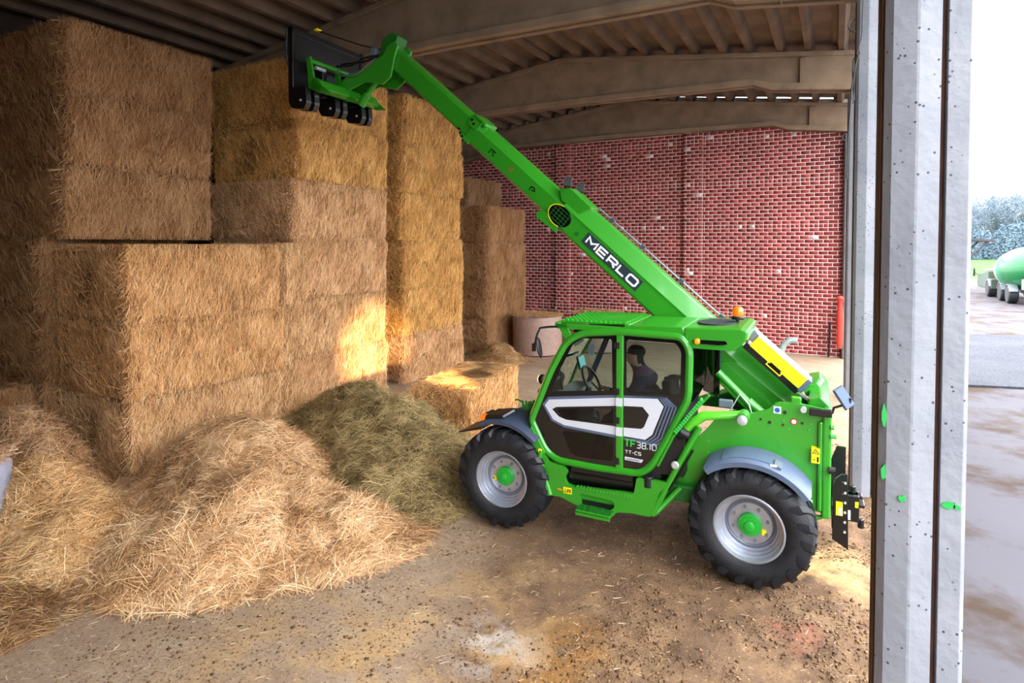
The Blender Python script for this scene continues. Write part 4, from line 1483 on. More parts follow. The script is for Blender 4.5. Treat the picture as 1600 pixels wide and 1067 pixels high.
# arm from the cab to the boom pin, tubes along the body edge
part(MB().tube([(-.66, .22, 1.42), (-.56, .22, 1.54), (-.46, .22, 1.615), (-.30, .24, 1.635), (-.10, .28, 1.655)], [.04, .05, .05, .045, .045], 12), 'tie_arm', mat('yellow_green_arm', (88, 196, 40), .35, coat=.4), smooth=True)  # lighter, yellower green than the body paint
part(MB().cyl((-.08, .16, 1.645), (-.08, .34, 1.645), .06, n=20), 'pin_boss', G, smooth=True)
part(MB().lathe([(.048, .0), (.048, -.03), (.04, -.035), (0, -.035)], (-.08, .15, 1.64), (0, 1, 0), 20), 'pin', M['steel'], smooth=True)
part(MB().tube([(-.50, .18, 1.50), (-.62, .16, 1.26), (-.80, .14, .88), (-.975, .13, .50)], .034, 10), 'frame_tube', G, smooth=True)
part(MB().tube([(-.975, .13, .50), (-.93, .16, .53), (-.70, .25, .80)], .03, 10), 'frame_tube', G, smooth=True)
part(MB().tube([(-.56, .15, 1.26), (-.70, .13, .98), (-.80, .12, .80)], .013, 8), 'gas_strut', M['bsteel'], smooth=True)
part(MB().tube([(-.72, .2, 1.38), (-.66, .16, 1.42), (-.60, .16, 1.40)], [.05, .055, .04], 12), 'rubber_bellows', M['black'], smooth=True)
part(MB().lathe([(.042, 0), (.042, -.02), (.03, -.03), (0, -.03)], (-.735, .13, 1.08), (0, 1, 0), 20), 'round_lamp', M['steel'], smooth=True)
part(MB().plate([(-.99, 1.0), (-.80, 1.34), (-.66, 1.40), (-.62, 1.30), (-.82, .9)], .3, .34), 'dark_filler_plate', M['bsteel'])
gs = MB()
for k in range(15):
    t = k / 14
    gs.obox((-.47 - .26 * t, .13, 1.80 - .36 * t), (.58, 0, .81), (0, 1, 0), (-.81, 0, .58), .012, .03, .02)
part(gs, 'grip_strip', M['lgreen'])
part(MB().tube([(-.40, .13, 1.86), (-.56, .13, 1.66), (-.76, .13, 1.38), (-.92, .13, 1.04)], .016, 8), 'grip_rail', G, smooth=True)
part(MB().box(-.36, -.22, .55, .62, 1.64, 1.72), 'grey_valve_block', M['grey'], bevel=.008)
part(MB().tube([(-.24, .5, 1.62), (-.14, .5, 1.82), (-.05, .5, 1.72), (-.02, .5, 1.62)], .008, 6), 'wire_bracket', M['steel'], smooth=True)
part(MB().tube([(-.42, .9, 1.95), (.0, .9, 1.55)], .045, 12).tube([(-.1, .9, 1.65), (.2, .9, 1.4)], .06, 12), 'lift_cylinder', G, smooth=True)
part(MB().tube([(.15, 1.95, 1.9), (.22, 1.95, 2.15), (.30, 1.95, 2.22), (.38, 1.95, 2.22)], .04, 12), 'exhaust_pipe', M['steel'], smooth=True)
# rear hitch
hp = part(MB().plate([(.745, .40), (.745, .96), (.77, 1.03), (.82, 1.08), (.875, 1.09), (.89, .32)], .62, .65, [[(.83, 1.0), (.85, 1.0), (.85, 1.02), (.83, 1.02)], [(.83, .88), (.85, .88), (.85, .90), (.83, .90)]]).plate([(.745, .50), (.745, 1.0), (.80, 1.16), (.89, 1.16), (.89, .45)], 1.30, 1.33).box(.74, .86, .65, 1.3, .5, .6), 'hitch_plate', M['bsteel'], bevel=.005)
part(MB().box(.775, .835, .612, .62, .66, .80), 'sticker', M['yellow'], parent=hp)
part(MB().box(.80, .832, .608, .612, .67, .74), 'sticker_print', M['white'], parent=hp)
for k in range(6):
    part(MB().cyl((.855, .625, .50 + k * .1), (.855, .605, .50 + k * .1), .012, n=8), 'hitch_bolt', M['steel'], parent=hp)
tb = part(MB().box(.99, 1.11, .90, 1.06, .50, .78).box(1.0, 1.14, .93, 1.03, .74, .78).cyl((1.05, .98, .78), (1.05, .98, .86), .03, n=12).box(1.08, 1.16, .9, 1.06, .66, .70).cyl((1.13, .98, .42), (1.13, .98, .52), .03, n=10), 'tow_coupling', M['bsteel'], bevel=.01)
tb.location.x = -.11
part(MB().cyl((.86, .98, .66), (1.0, .98, .62), .05, n=14).cyl((.86, .98, .56), (1.0, .98, .56), .035, n=12), 'tow_shaft', M['greysteel'], smooth=True, parent=tb)
part(MB().box(1.0, 1.03, .895, .90, .52, .62), 'sticker', M['white'], parent=tb)
part(MB().box(1.07, 1.10, .895, .90, .66, .72), 'sticker', M['yellow'], parent=tb)

# ---- boom
BA = radians(41)
ca, sa = cos(BA), sin(BA)


def bm_(s, u, y):
    """boom frame: s along the boom from the rear pivot upwards, u at right angles, y sideways"""
    return (-ca * s + sa * u, y, sa * s + ca * u)


def boom_tube(s0, s1, u0, us, u1, y0, y1, ch, cb=.03, name='boom_section', material=G, parent=None):
    prof = [(y0, u0 + cb), (y0, us), (y0 + ch, u1), (y1 - ch, u1), (y1, us), (y1, u0 + cb), (y1 - cb, u0), (y0 + cb, u0)]
    m = MB()
    n = len(prof)
    vs = [bm_(s0, u, y) for y, u in prof] + [bm_(s1, u, y) for y, u in prof]
    fs = [(i, (i + 1) % n, (i + 1) % n + n, i + n) for i in range(n)] + [tuple(reversed(range(n))), tuple(range(n, 2 * n))]
    m.add(vs, fs)
    return part(m, name, material, bevel=.012, parent=parent)


b1 = boom_tube(.62, 4.42, 1.08, 1.375, 1.56, 1.18, 1.57, .10)
b1['label'] = 'thick lower boom section carrying the lettering'
b2 = boom_tube(4.3, 6.28, 1.105, 1.345, 1.46, 1.21, 1.54, .08)
b2['label'] = 'middle boom section'
b3 = boom_tube(6.2, 8.28, 1.13, 1.395, 1.44, 1.235, 1.515, .02)
b3['label'] = 'upper boom section in the shade'


def bplate(pts, y0, y1, name, material, parent, bevel=0.):
    return part(MB().plate(pts, y0, y1, fn=lambda a, y, b: bm_(a, b, y)), name, material, bevel=bevel, parent=parent)


bplate([(.66, 1.02), (1.62, 1.05), (1.74, 1.12), (1.60, 1.30), (1.52, 1.37), (.66, 1.42)], 1.15, 1.19, 'root_plate', G, b1, .008)
bplate([(1.8, 1.362), (4.2, 1.362), (4.2, 1.372), (1.8, 1.372)], 1.172, 1.182, 'fold_line', G, b1)
# collar at the mouth of the lower section: flared plates with a mesh-covered opening
bplate([(4.25, 1.03), (4.62, 1.0), (4.66, 1.06), (4.60, 1.14), (4.30, 1.12)], 1.165, 1.20, 'collar_plate', G, b1, .006)
bplate([(4.18, 1.40), (4.5, 1.40), (4.62, 1.5), (4.5, 1.60), (4.1, 1.585)], 1.2, 1.55, 'collar_top', G, b1, .01)
ell = [(4.36 + (.18) * cos(2 * pi * k / 22), 1.235 + .13 * sin(2 * pi * k / 22)) for k in range(22)]
mo = bplate(ell, 1.162, 1.178, 'mesh_opening', M['gblack'], b1)
m = MB().strokes([[(4.36 + (.185) * cos(2 * pi * k / 22), 1.235 + .135 * sin(2 * pi * k / 22)) for k in range(-7, 6)]], .012, lambda a, b: bm_(a, b, 1.158))
part(m, 'yellow_rim', M['yellow'], parent=b1)
m = MB()
for k in range(-2, 3):
    m.strokes([[(4.36 + k * .06, 1.14), (4.36 + k * .06, 1.33)], [(4.22, 1.235 + k * .045), (4.50, 1.235 + k * .045)]], .006, lambda a, b: bm_(a, b, 1.158))
part(m, 'mesh_wires', M['dgreen'], parent=b1)
part(MB().cyl(bm_(4.02, 1.21, 1.178), bm_(4.02, 1.21, 1.170), .03, n=16), 'port_cap', M['dgreen'], parent=b1)
# collar at the mouth of the middle section
for (u0, u1) in ((1.09, 1.16), (1.30, 1.48)):
    bplate([(6.16, u0), (6.36, u0 + .01), (6.36, u1 - .01), (6.16, u1)], 1.20, 1.235, 'collar_lug', G, b2, .006)
bplate([(6.1, 1.44), (6.34, 1.43), (6.34, 1.49), (6.1, 1.49)], 1.2, 1.55, 'collar_top', G, b2, .008)
for (s, u) in ((6.32, 1.40), (6.26, 1.37), (6.36, 1.14), (6.30, 1.12), (6.42, 1.17)):
    part(MB().cyl(bm_(s, u, 1.205), bm_(s, u, 1.19), .018, n=10), 'bolt', M['gblack'], parent=b2)
# marks on the middle section
m = MB().strokes([[(5.80, 1.20), (5.80, 1.27), (5.70, 1.27)], [(5.76, 1.25), (5.70, 1.21)]], .014, lambda a, b: bm_(a, b, 1.207))
part(m, 'boom_mark', M['gblack'], parent=b2)
m = MB().strokes([[(5.38, 1.21), (5.38, 1.27)], [(5.34, 1.21), (5.34, 1.27)]], .014, lambda a, b: bm_(a, b, 1.207))
part(m, 'red_mark', M['red'], parent=b2)
m = MB().strokes([[(4.96, 1.20), (4.96, 1.26), (4.90, 1.27), (4.88, 1.24), (4.93, 1.22)], [(4.95, 1.17), (4.94, 1.17)]], .016, lambda a, b: bm_(a, b, 1.207))
part(m, 'boom_mark', M['gblack'], parent=b2)
# lettering plate
pl = bplate([(2.95, 1.172), (3.91, 1.172), (3.91, 1.332), (2.95, 1.332)], 1.174, 1.181, 'name_plate', M['decalbg'], b1)
LS = .092
letters('MERLO', LS, .027, .046, lambda u, v: bm_(3.855 - u, 1.206 + v, 1.170), 'letter', M['white'], b1, 1.42)
# hoses and clips along the top edge of the lower section
hz = part(MB().tube([bm_(1.7, 1.60, 1.5), bm_(2.6, 1.60, 1.5), bm_(3.6, 1.60, 1.5), bm_(4.1, 1.60, 1.5)], .012, 8), 'top_pipe', M['greysteel'], smooth=True, parent=b1)
for s in (2.0, 2.65, 3.3, 3.85):
    part(MB().obox(bm_(s, 1.60, 1.5), (-ca, 0, sa), (0, 1, 0), (sa, 0, ca), .03, .03, .025), 'pipe_clip', M['fenderd'], parent=b1)
# two work lights on stalks at the collar
for (s, y) in ((4.50, 1.20), (4.42, 1.52)):
    p = Vector(bm_(s, 1.60, y))
    w_ = part(MB().tube([tuple(p), (p.x - .02, y, p.z + .03)], .012, 8).obox((p.x - .03, y, p.z + .08), (-.9, -.3, .1), (.3, -.9, 0), (.1, 0, .9), .05, .06, .06), 'work_light', M['black'], bevel=.008, parent=b1)
    part(MB().obox((p.x - .077, y - .015, p.z + .082), (-.9, -.3, .1), (.3, -.9, 0), (.1, 0, .9), .003, .05, .05), 'lamp_glass', M['lilac'], parent=b1)
# yellow box riding on the boom root
yb = part(MB().plate([(.90, 1.66), (1.56, 1.66), (1.56, 1.80), (.90, 1.80)], .93, 1.0, fn=lambda a, y, b: bm_(a, b, y)), 'yellow_box', M['yellow'], bevel=.006)
bplate([(.90, 1.79), (1.56, 1.79), (1.56, 1.81), (.90, 1.81)], .935, 1.22, 'cream_lid', M['cream'], yb, .005)
bplate([(.88, 1.59), (1.60, 1.59), (1.60, 1.665), (.88, 1.665)], .94, 1.2, 'black_tray', M['bsteel'], yb, .006)
bplate([(.85, 1.64), (.90, 1.64), (.90, 1.81), (.85, 1.81)], .93, 1.22, 'end_cap', M['fender'], yb, .006)
bplate([(1.56, 1.70), (1.66, 1.72), (1.66, 1.84), (1.56, 1.82)], .95, 1.15, 'upper_bracket', M['greysteel'], yb, .01)
m = MB().strokes([[(1.12, 1.63), (1.30, 1.63), (1.30, 1.69), (1.12, 1.69), (1.12, 1.63)]], .012, lambda a, b: bm_(a, b, .926))
part(m, 'latch_frame', M['yellow'], parent=yb)
bplate([(1.14, 1.64), (1.28, 1.64), (1.28, 1.68), (1.14, 1.68)], .924, .935, 'latch', M['gblack'], yb)
bplate([(1.72, 1.60), (1.86, 1.60), (1.86, 1.74), (1.72, 1.74)], .6, .68, 'rear_lamp', M['steel'], yb, .02)
part(MB().tube([(.47, 1.0, 1.80), (.58, 1.0, 1.86), (.62, 1.25, 1.88)], .05, 12), 'boom_pivot', G, smooth=True)

# ---- boom head and bale grab
hd = part(MB().plate([(-5.44, 6.36), (-5.37, 6.48), (-5.22, 6.53), (-5.16, 6.46), (-5.22, 6.30), (-5.30, 6.0), (-5.46, 5.90), (-5.80, 5.98), (-6.30, 5.84), (-6.36, 6.0), (-6.16, 6.14), (-5.76, 6.20)], 1.18, 1.22).plate([(-5.44, 6.36), (-5.37, 6.48), (-5.22, 6.53), (-5.16, 6.46), (-5.22, 6.30), (-5.30, 6.0), (-5.46, 5.90), (-5.80, 5.98), (-6.30, 5.84), (-6.36, 6.0), (-6.16, 6.14), (-5.76, 6.20)], 1.52, 1.56), 'boom_head', G, bevel=.01)
part(MB().plate([(-5.62, 6.20), (-5.50, 6.62), (-5.30, 6.70), (-5.20, 6.62), (-5.36, 6.30)], 1.24, 1.50), 'head_block', M['dgreen'], bevel=.015, parent=hd)
part(MB().tube([(-5.70, 1.37, 6.06), (-5.95, 1.37, 5.80)], .05, 12).tube([(-5.9, 1.37, 5.85), (-6.05, 1.37, 5.68)], .07, 12), 'tilt_cylinder', G, smooth=True, parent=hd)
part(MB().tube([(-5.66, 1.37, 6.10), (-5.80, 1.37, 5.95)], .032, 12), 'tilt_rod', M['steel'], smooth=True, parent=hd)
part(MB().tube([(-5.6, 1.15, 6.28), (-5.9, 1.12, 6.10), (-6.2, 1.1, 6.10), (-6.35, 1.1, 6.18)], .014, 8), 'hose', M['greysteel'], smooth=True, parent=hd)
part(MB().tube([(-5.55, 1.2, 6.36), (-5.8, 1.2, 6.36), (-6.1, 1.2, 6.28), (-6.4, 1.2, 6.3)], .02, 8).tube([(-5.55, 1.3, 6.4), (-5.9, 1.3, 6.34), (-6.4, 1.3, 6.36)], .02, 8), 'hose', M['black'], smooth=True, parent=hd)
part(MB().obox((-5.66, 1.25, 6.44), (-.8, 0, .2), (.2, 0, .8), (0, 1, 0), .05, .06, .05).obox((-5.6, 1.25, 6.30), (-.8, 0, .2), (.2, 0, .8), (0, 1, 0), .05, .03, .05), 'valve_block', M['grey'], bevel=.01, parent=hd)
# carriage: two end cheeks, lower beam, upper bar
CK = [(-6.46, 6.28), (-6.38, 6.30), (-6.30, 5.92), (-6.10, 5.80), (-5.98, 5.70), (-6.2, 5.72), (-6.42, 5.82)]
cg = part(MB().plate(CK, .60, .64), 'carriage', G, bevel=.008)
part(MB().plate(CK, 1.90, 1.94), 'carriage_cheek', G, bevel=.008, parent=cg)
part(MB().plate(CK, 1.20, 1.23), 'carriage_cheek', G, bevel=.008, parent=cg)
part(MB().plate([(-6.42, 5.84), (-6.32, 5.98), (-6.20, 5.92), (-6.12, 5.78), (-6.24, 5.74)], .6, 1.94), 'carriage_beam', G, bevel=.01, parent=cg)
part(MB().tube([(-6.42, .62, 6.25), (-6.42, 1.92, 6.25)], .035, 10), 'carriage_bar', G, smooth=True, parent=cg)
part(MB().tube([(-6.42, .75, 6.17), (-6.42, .95, 6.17)], .03, 10), 'steel_sleeve', M['steel'], smooth=True, parent=cg)
gr = part(MB().box(-6.72, -6.62, .48, .56, 5.66, 6.78).box(-6.72, -6.62, 2.02, 2.10, 5.66, 6.78).box(-6.70, -6.62, .48, 2.1, 5.70, 5.82).box(-6.70, -6.62, .48, 2.1, 6.20, 6.34).box(-6.70, -6.62, .48, 2.1, 6.66, 6.76).box(-6.66, -6.64, .5, 2.08, 5.8, 6.72).box(-6.62, -6.42, .9, 1.0, 5.74, 6.3).box(-6.62, -6.42, 1.6, 1.7, 5.74, 6.3), 'bale_grab', M['bsteel'], bevel=.01)
for yc in (.58, 1.20, 1.82):
    for dy in (-.085, .085):
        m = MB().plate(rounded([(-6.62, 5.82), (-6.68, 5.60), (-6.62, 5.50), (-6.36, 5.46), (-6.30, 5.56), (-6.32, 5.80)], .03, 3), yc + dy - .05, yc + dy + .05)
        part(m, 'grab_tine_holder', M['bsteel'], bevel=.012, parent=gr)
    part(MB().cyl((-6.42, yc - .15, 5.60), (-6.42, yc + .15, 5.60), .02, n=10), 'tine_pin', M['steel'], smooth=True, parent=gr)
part(MB().tube([(-6.70, .50, 6.1), (-6.74, .46, 6.3), (-6.72, .46, 6.72)], .014, 8).tube([(-6.62, 1.0, 6.85), (-6.0, 1.3, 6.62), (-5.6, 1.36, 6.5)], .012, 8), 'grab_hose', M['black'], smooth=True, parent=gr)
part(MB().box(-6.64, -6.58, .95, 1.05, 6.84, 6.87), 'yellow_tag', M['yellow'], parent=gr)

# headlamp beam on the bales: the far headlamp of the machine is lit
hl = part(MB().lathe([(.0, .03), (.06, .03), (.075, 0), (.07, -.05), (.0, -.06)], (-3.02, 1.80, 1.42), (-1, .25, 0), 20), 'headlamp', M['black'], smooth=True)
part(MB().lathe([(.0, .036), (.058, .034), (.058, .03), (0, .03)], (-3.02, 1.80, 1.42), (-1, .25, 0), 20), 'headlamp_lens', mat('lit_headlamp', (255, 225, 170), .2, emit=(255, 215, 150), estr=8), parent=hl)
ld = bpy.data.lights.new('headlamp_light', 'SPOT')
ld.energy = 3800; ld.color = (1, .72, .38); ld.spot_size = radians(25); ld.spot_blend = 1; ld.shadow_soft_size = .06
lo = bpy.data.objects.new('headlamp_light', ld)
link(lo)
src = Matrix.Rotation(VROT, 4, 'Z') @ Vector((-3.09, 1.82, 1.42)) + Vector(TH.location)
lo.location = src
lo.rotation_euler = (Vector((-9.2, 10.35, 1.0)) - src).to_track_quat('-Z', 'Y').to_euler()

# ================================================================== driver
def skin_body(name, verts, edges, radii, sub=2):
    me = bpy.data.meshes.new(name)
    me.from_pydata(verts, edges, [])
    o = bpy.data.objects.new(name, me)
    COL.objects.link(o)
    o.modifiers.new('skin', 'SKIN').use_smooth_shade = True
    for v, r in zip(me.skin_vertices[0].data, radii):
        v.radius = (r[0], r[1]) if isinstance(r, tuple) else (r, r)
    me.skin_vertices[0].data[0].use_root = True
    s_ = o.modifiers.new('sub', 'SUBSURF'); s_.levels = sub; s_.render_levels = sub
    dg = bpy.context.evaluated_depsgraph_get()
    res = bpy.data.meshes.new_from_object(o.evaluated_get(dg))
    bpy.data.objects.remove(o)
    return res


V = []; E_ = []; Rr = []


def jv(p, r, prev=None):
    V.append(p); Rr.append(r)
    if prev is not None: E_.append((prev, len(V) - 1))
    return len(V) - 1


pel = jv((-1.02, .61, 1.46), (.17, .135))
sp1 = jv((-1.03, .61, 1.64), (.175, .14), pel)
sp2 = jv((-1.09, .61, 1.84), (.20, .155), sp1)
sp3 = jv((-1.14, .61, 1.965), (.15, .12), sp2)
nk = jv((-1.18, .61, 2.06), (.075, .07), sp3)
h1 = jv((-1.225, .61, 2.125), (.088, .10), nk)
h2 = jv((-1.235, .61, 2.20), (.092, .118), h1)
h3 = jv((-1.215, .61, 2.285), (.08, .10), h2)
for sgn in (-1, 1):
    yc = .61 + sgn * .19
    sh = jv((-1.12, yc, 1.93), .085, sp3)
    el = jv((-1.26, yc + sgn * .06, 1.70), .062, sh)
    wr = jv((-1.58, .61 + sgn * .17, 1.70), .036, el)
    pa = jv((-1.65, .61 + sgn * .165, 1.72), (.036, .026), wr)
    for q in range(4):
        f1 = jv((-1.70, .61 + sgn * (.195 - .021 * q), 1.745 - .006 * q), .0105, pa)
        f2 = jv((-1.735, .61 + sgn * (.193 - .021 * q), 1.735), .0095, f1)
        jv((-1.738, .61 + sgn * (.19 - .02 * q), 1.70 + .004 * q), .0085, f2)
    t1 = jv((-1.67, .61 + sgn * .125, 1.735), .0125, pa)
    jv((-1.70, .61 + sgn * .12, 1.712), .010, t1)
    hip = jv((-1.08, .61 + sgn * .095, 1.44), .095, pel)
    kn = jv((-1.52, .61 + sgn * .14, 1.47), .068, hip)
    an = jv((-1.66, .61 + sgn * .14, 1.06), .045, kn)
    he = jv((-1.68, .61 + sgn * .14, .985), .045, an)
    jv((-1.86, .61 + sgn * .145, .975), (.045, .032), he)
pm = skin_body('person', V, E_, Rr)
for k in ('jacket', 'jeans', 'skin', 'hair', 'scarf'): pm.materials.append(M[k])
pm.materials.append(M['black'])
for p in pm.polygons:
    x, y, z = p.center
    i = 0
    if z < 1.46 or (z < 1.56 and x < -1.2 and x > -1.64 and z < 1.545): i = 1
    if z < 1.02: i = 5
    if x < -1.585 and z > 1.6: i = 2
    if z > 2.055: i = 2
    if 2.0 < z < 2.085 and x > -1.30: i = 4
    if z > 2.10 and x > -1.185: i = 3
    p.material_index = i
    p.use_smooth = True
# nose, ears, eyes and mouth worked into the same mesh
bm = bmesh.new(); bm.from_mesh(pm)


def lump(c, r, sx, sy, sz, mi):
    g = bmesh.ops.create_uvsphere(bm, u_segments=10, v_segments=7, radius=r)
    for v in g['verts']:
        v.co = Vector((v.co.x * sx + c[0], v.co.y * sy + c[1], v.co.z * sz + c[2]))
    for v in g['verts']:
        for f in v.link_faces: f.material_index = mi; f.smooth = True


lump((-1.335, .61, 2.165), .018, 1.1, .8, 1.5, 2)
for sgn in (-1, 1):
    lump((-1.22, .61 + sgn * .086, 2.165), .024, .8, .35, 1.3, 2)
    lump((-1.318, .61 + sgn * .03, 2.19), .010, .7, 1.2, .7, 3)
lump((-1.322, .61, 2.12), .014, .6, 1.9, .5, 4)
bm.to_mesh(pm); bm.free()
PER = link(bpy.data.objects.new('person', pm))
PER.location = Vector(TH.location) + Vector((-.07, 0, -.075)); PER.rotation_euler = TH.rotation_euler
setp(PER, 'driver in a dark jacket and cap seated at the wheel inside the cab', 'person')
m = MB().lathe([(.098, 0), (.102, .03), (.092, .065), (.065, .09), (.0, .10)], (-1.215, .61, 2.215), (.08, 0, 1), 24)
m.add([(-1.28, .54, 2.222), (-1.28, .68, 2.222), (-1.38, .66, 2.205), (-1.38, .56, 2.205), (-1.28, .54, 2.236), (-1.28, .68, 2.236), (-1.38, .66, 2.215), (-1.38, .56, 2.215)], [(0, 1, 2, 3), (4, 7, 6, 5), (2, 6, 7, 3), (0, 3, 7, 4), (1, 5, 6, 2)])
m.build('cap', M['hair'], PER, smooth=True)

# ================================================================== small things on the columns and wall
m = MB().tube([(.20, 9.26, 5.35), (.18, 9.24, 5.75), (.19, 9.25, 5.9), (.24, 9.23, 5.95), (.21, 9.24, 5.8), (.17, 9.23, 5.5), (.14, 9.22, 4.9), (.13, 9.21, 4.3)], .012, 6)
m.tube([(.29, 9.24, 7.0), (.28, 9.24, 6.2), (.21, 9.24, 5.9), (.19, 9.22, 5.3)], .007, 6)
setp(m.build('hanging_cord', M['black'], smooth=True), 'dark cord hanging down the second concrete column', 'cord')
for (x, y, z, r, lab) in ((.20, 6.55 + 2.7, 6.35, .085, 'rusty iron ring on the second column near its top'), (.19, 14.82, 5.75, .085, 'small iron ring on the third column')):
    pts = [(x - r * .9 * sin(2 * pi * k / 16), y, z + r * cos(2 * pi * k / 16)) for k in range(1, 9)]
    pts = [(x, y + .04, z + r)] + pts + [(x, y + .04, z - r)]
    setp(MB().tube(pts, .012, 8).build('iron_ring', M['bsteel'], smooth=True), lab, 'ring')
m = MB()
prs = random.Random(8)
prof = [(.06, 0), (.09, .2), (.08, .5), (.10, .8), (.085, 1.1), (.06, 1.35), (.11, 1.48), (.05, 1.55)]
m.lathe(prof, (.16, 20.0, .35), (0, 0, 1), 12)
setp(m.build('rolled_mesh', M['redmesh'], smooth=True), 'roll of red plastic mesh hanging at the brick wall corner', 'mesh')
setp(MB().tube([(-.12, 20.35, .0), (-.1, 20.42, 1.05)], .03, 8).build('leaning_pole', M['bsteel'], smooth=True), 'short dark pole leaning on the brick wall beside the red mesh', 'pole')

# ================================================================== outside: mixer truck, shed, trees
MT = empty('mixer_truck', (10.2, 47.0, -.03), radians(0))
setp(MT, 'low concrete mixer truck with green and cream drum parked in the yard', 'truck')


def tp(mb, name, material, bevel=0., smooth=False, parent=None):
    return mb.build(name, material, parent or MT, bevel=bevel, smooth=smooth)


tcab = mat('pale_green_truck_paint', (70, 82, 74), .5, noise=.1, spec=.2)
tcream = mat('cream_drum_paint', (134, 124, 108), .6, spec=.1)
tg1 = mat('teal_drum_paint', (36, 112, 82), .5, spec=.15)
tg2 = mat('green_drum_paint', (0, 92, 44), .4, coat=.1, spec=.2)
sw_ = lambda a, y, b: (y, a, b)
# local: x across, +y is the front
tp(MB().box(-.5, .5, -4.6, 3.6, .6, .9), 'truck_chassis', M['grey'], bevel=.02)
tp(MB().plate([(3.4, .5), (6.6, .45), (6.9, .7), (6.75, 1.35), (5.2, 1.5), (3.6, 1.75), (3.4, 1.7)], -1.1, 1.1, fn=sw_), 'truck_body', tcab, bevel=.06)
tp(MB().box(-1.12, -.7, 2.4, 3.4, .55, 1.2), 'side_tank', tcab, bevel=.04)
tp(MB().box(-1.0, .9, 3.5, 5.6, 1.72, 1.80).box(-.9, -.82, 3.6, 3.7, 1.6, 1.75), 'cream_cover', tcream, bevel=.02)
tp(MB().tube([(-1.1, 6.7, 1.3), (-1.3, 6.75, 1.5), (-1.3, 6.75, 1.8)], .03, 6).box(-1.36, -1.24, 6.72, 6.78, 1.2, 1.7), 'truck_mirror', M['black'])
d0 = Vector((0, 3.3, 1.72)); dd = Vector((0, -1, .06)).normalized()
drum = tp(MB().lathe([(.0, 0), (.45, .02), (.8, .4), (1.05, 1.1), (1.2, 1.9), (1.27, 2.5), (1.32, 3.1)], d0, dd, 36, caps=False), 'mixer_drum', tcream, smooth=True)
tp(MB().lathe([(1.32, 3.1), (1.36, 4.0), (1.36, 4.2)], d0, dd, 36, caps=False), 'drum_band', tg1, smooth=True, parent=drum)
tp(MB().lathe([(1.36, 4.2), (1.33, 5.2), (1.2, 6.1), (.95, 7.0), (.7, 7.6), (.0, 7.65)], d0, dd, 36, caps=False), 'drum_rear', tg2, smooth=True, parent=drum)
tp(MB().box(-.5, .5, -5.4, -4.4, 2.2, 2.9).box(-.35, .35, -5.6, -5.2, 1.2, 2.2), 'discharge_hopper', M['grey'], bevel=.05)
tp(MB().box(-.6, .6, 2.5, 3.4, .9, 1.9), 'drum_support', M['greysteel'], bevel=.03)
tp(MB().box(-.9, .9, -4.2, -3.8, .9, 1.5), 'drum_support', M['greysteel'], bevel=.03)
for y in (3.0, -.3, -2.2):
    for sx in (-1, 1):
        w = MB().lathe([(.3, -.02), (.46, -.02), (.52, .04), (.52, .4), (.46, .46), (.3, .46)], (sx * 1.2, y, .52), (-sx, 0, 0), 24)
        ww = tp(w, 'truck_wheel', M['rubber'], smooth=True)
        tp(MB().lathe([(.3, .0), (.27, .03), (.2, .08), (.12, .03), (0, .02)], (sx * 1.2, y, .52), (-sx, 0, 0), 20, caps=False), 'wheel_disc', M['greysteel'], smooth=True, parent=ww)
    for sx in (-1, 1):
        pts = [(y + .62 * cos(radians(a)), .52 + .62 * sin(radians(a))) for a in range(20, 161, 20)]
        pts2 = [(y + .58 * cos(radians(a)), .52 + .58 * sin(radians(a))) for a in range(160, 19, -20)]
        tp(MB().plate(pts + pts2, sx * 1.22, sx * .8, fn=sw_), 'wheel_guard', M['greysteel'])

SH = empty('open_shed', (8.9, 58, -.03), 0)
setp(SH, 'dark open shed roof on a braced post at the edge of the yard', 'shed')
wd = mat('dark_timber', (58, 52, 54), .8, noise=.2)
MB().plate([(-4, 4.25), (1.6, 3.85), (1.6, 3.68), (-4, 4.0)], -2, 2).build('shed_roof', wd, SH, bevel=.02)
for y in (-1.8, 1.8):
    MB().box(-.1, .1, y - .1, y + .1, 0, 3.9).build('shed_post', wd, SH)
    MB().tube([(0, y, 2.4), (1.2, y, 3.7)], .07, 6).build('brace', wd, SH)

tw = mat('hazed_twigs', (108, 120, 132), .9)  # distance haze is mixed into these grey-blue tree colours
tb_ = mat('hazed_bark', (92, 98, 104), .9)
lf = mat('hazed_leaves', (120, 136, 140), .9)


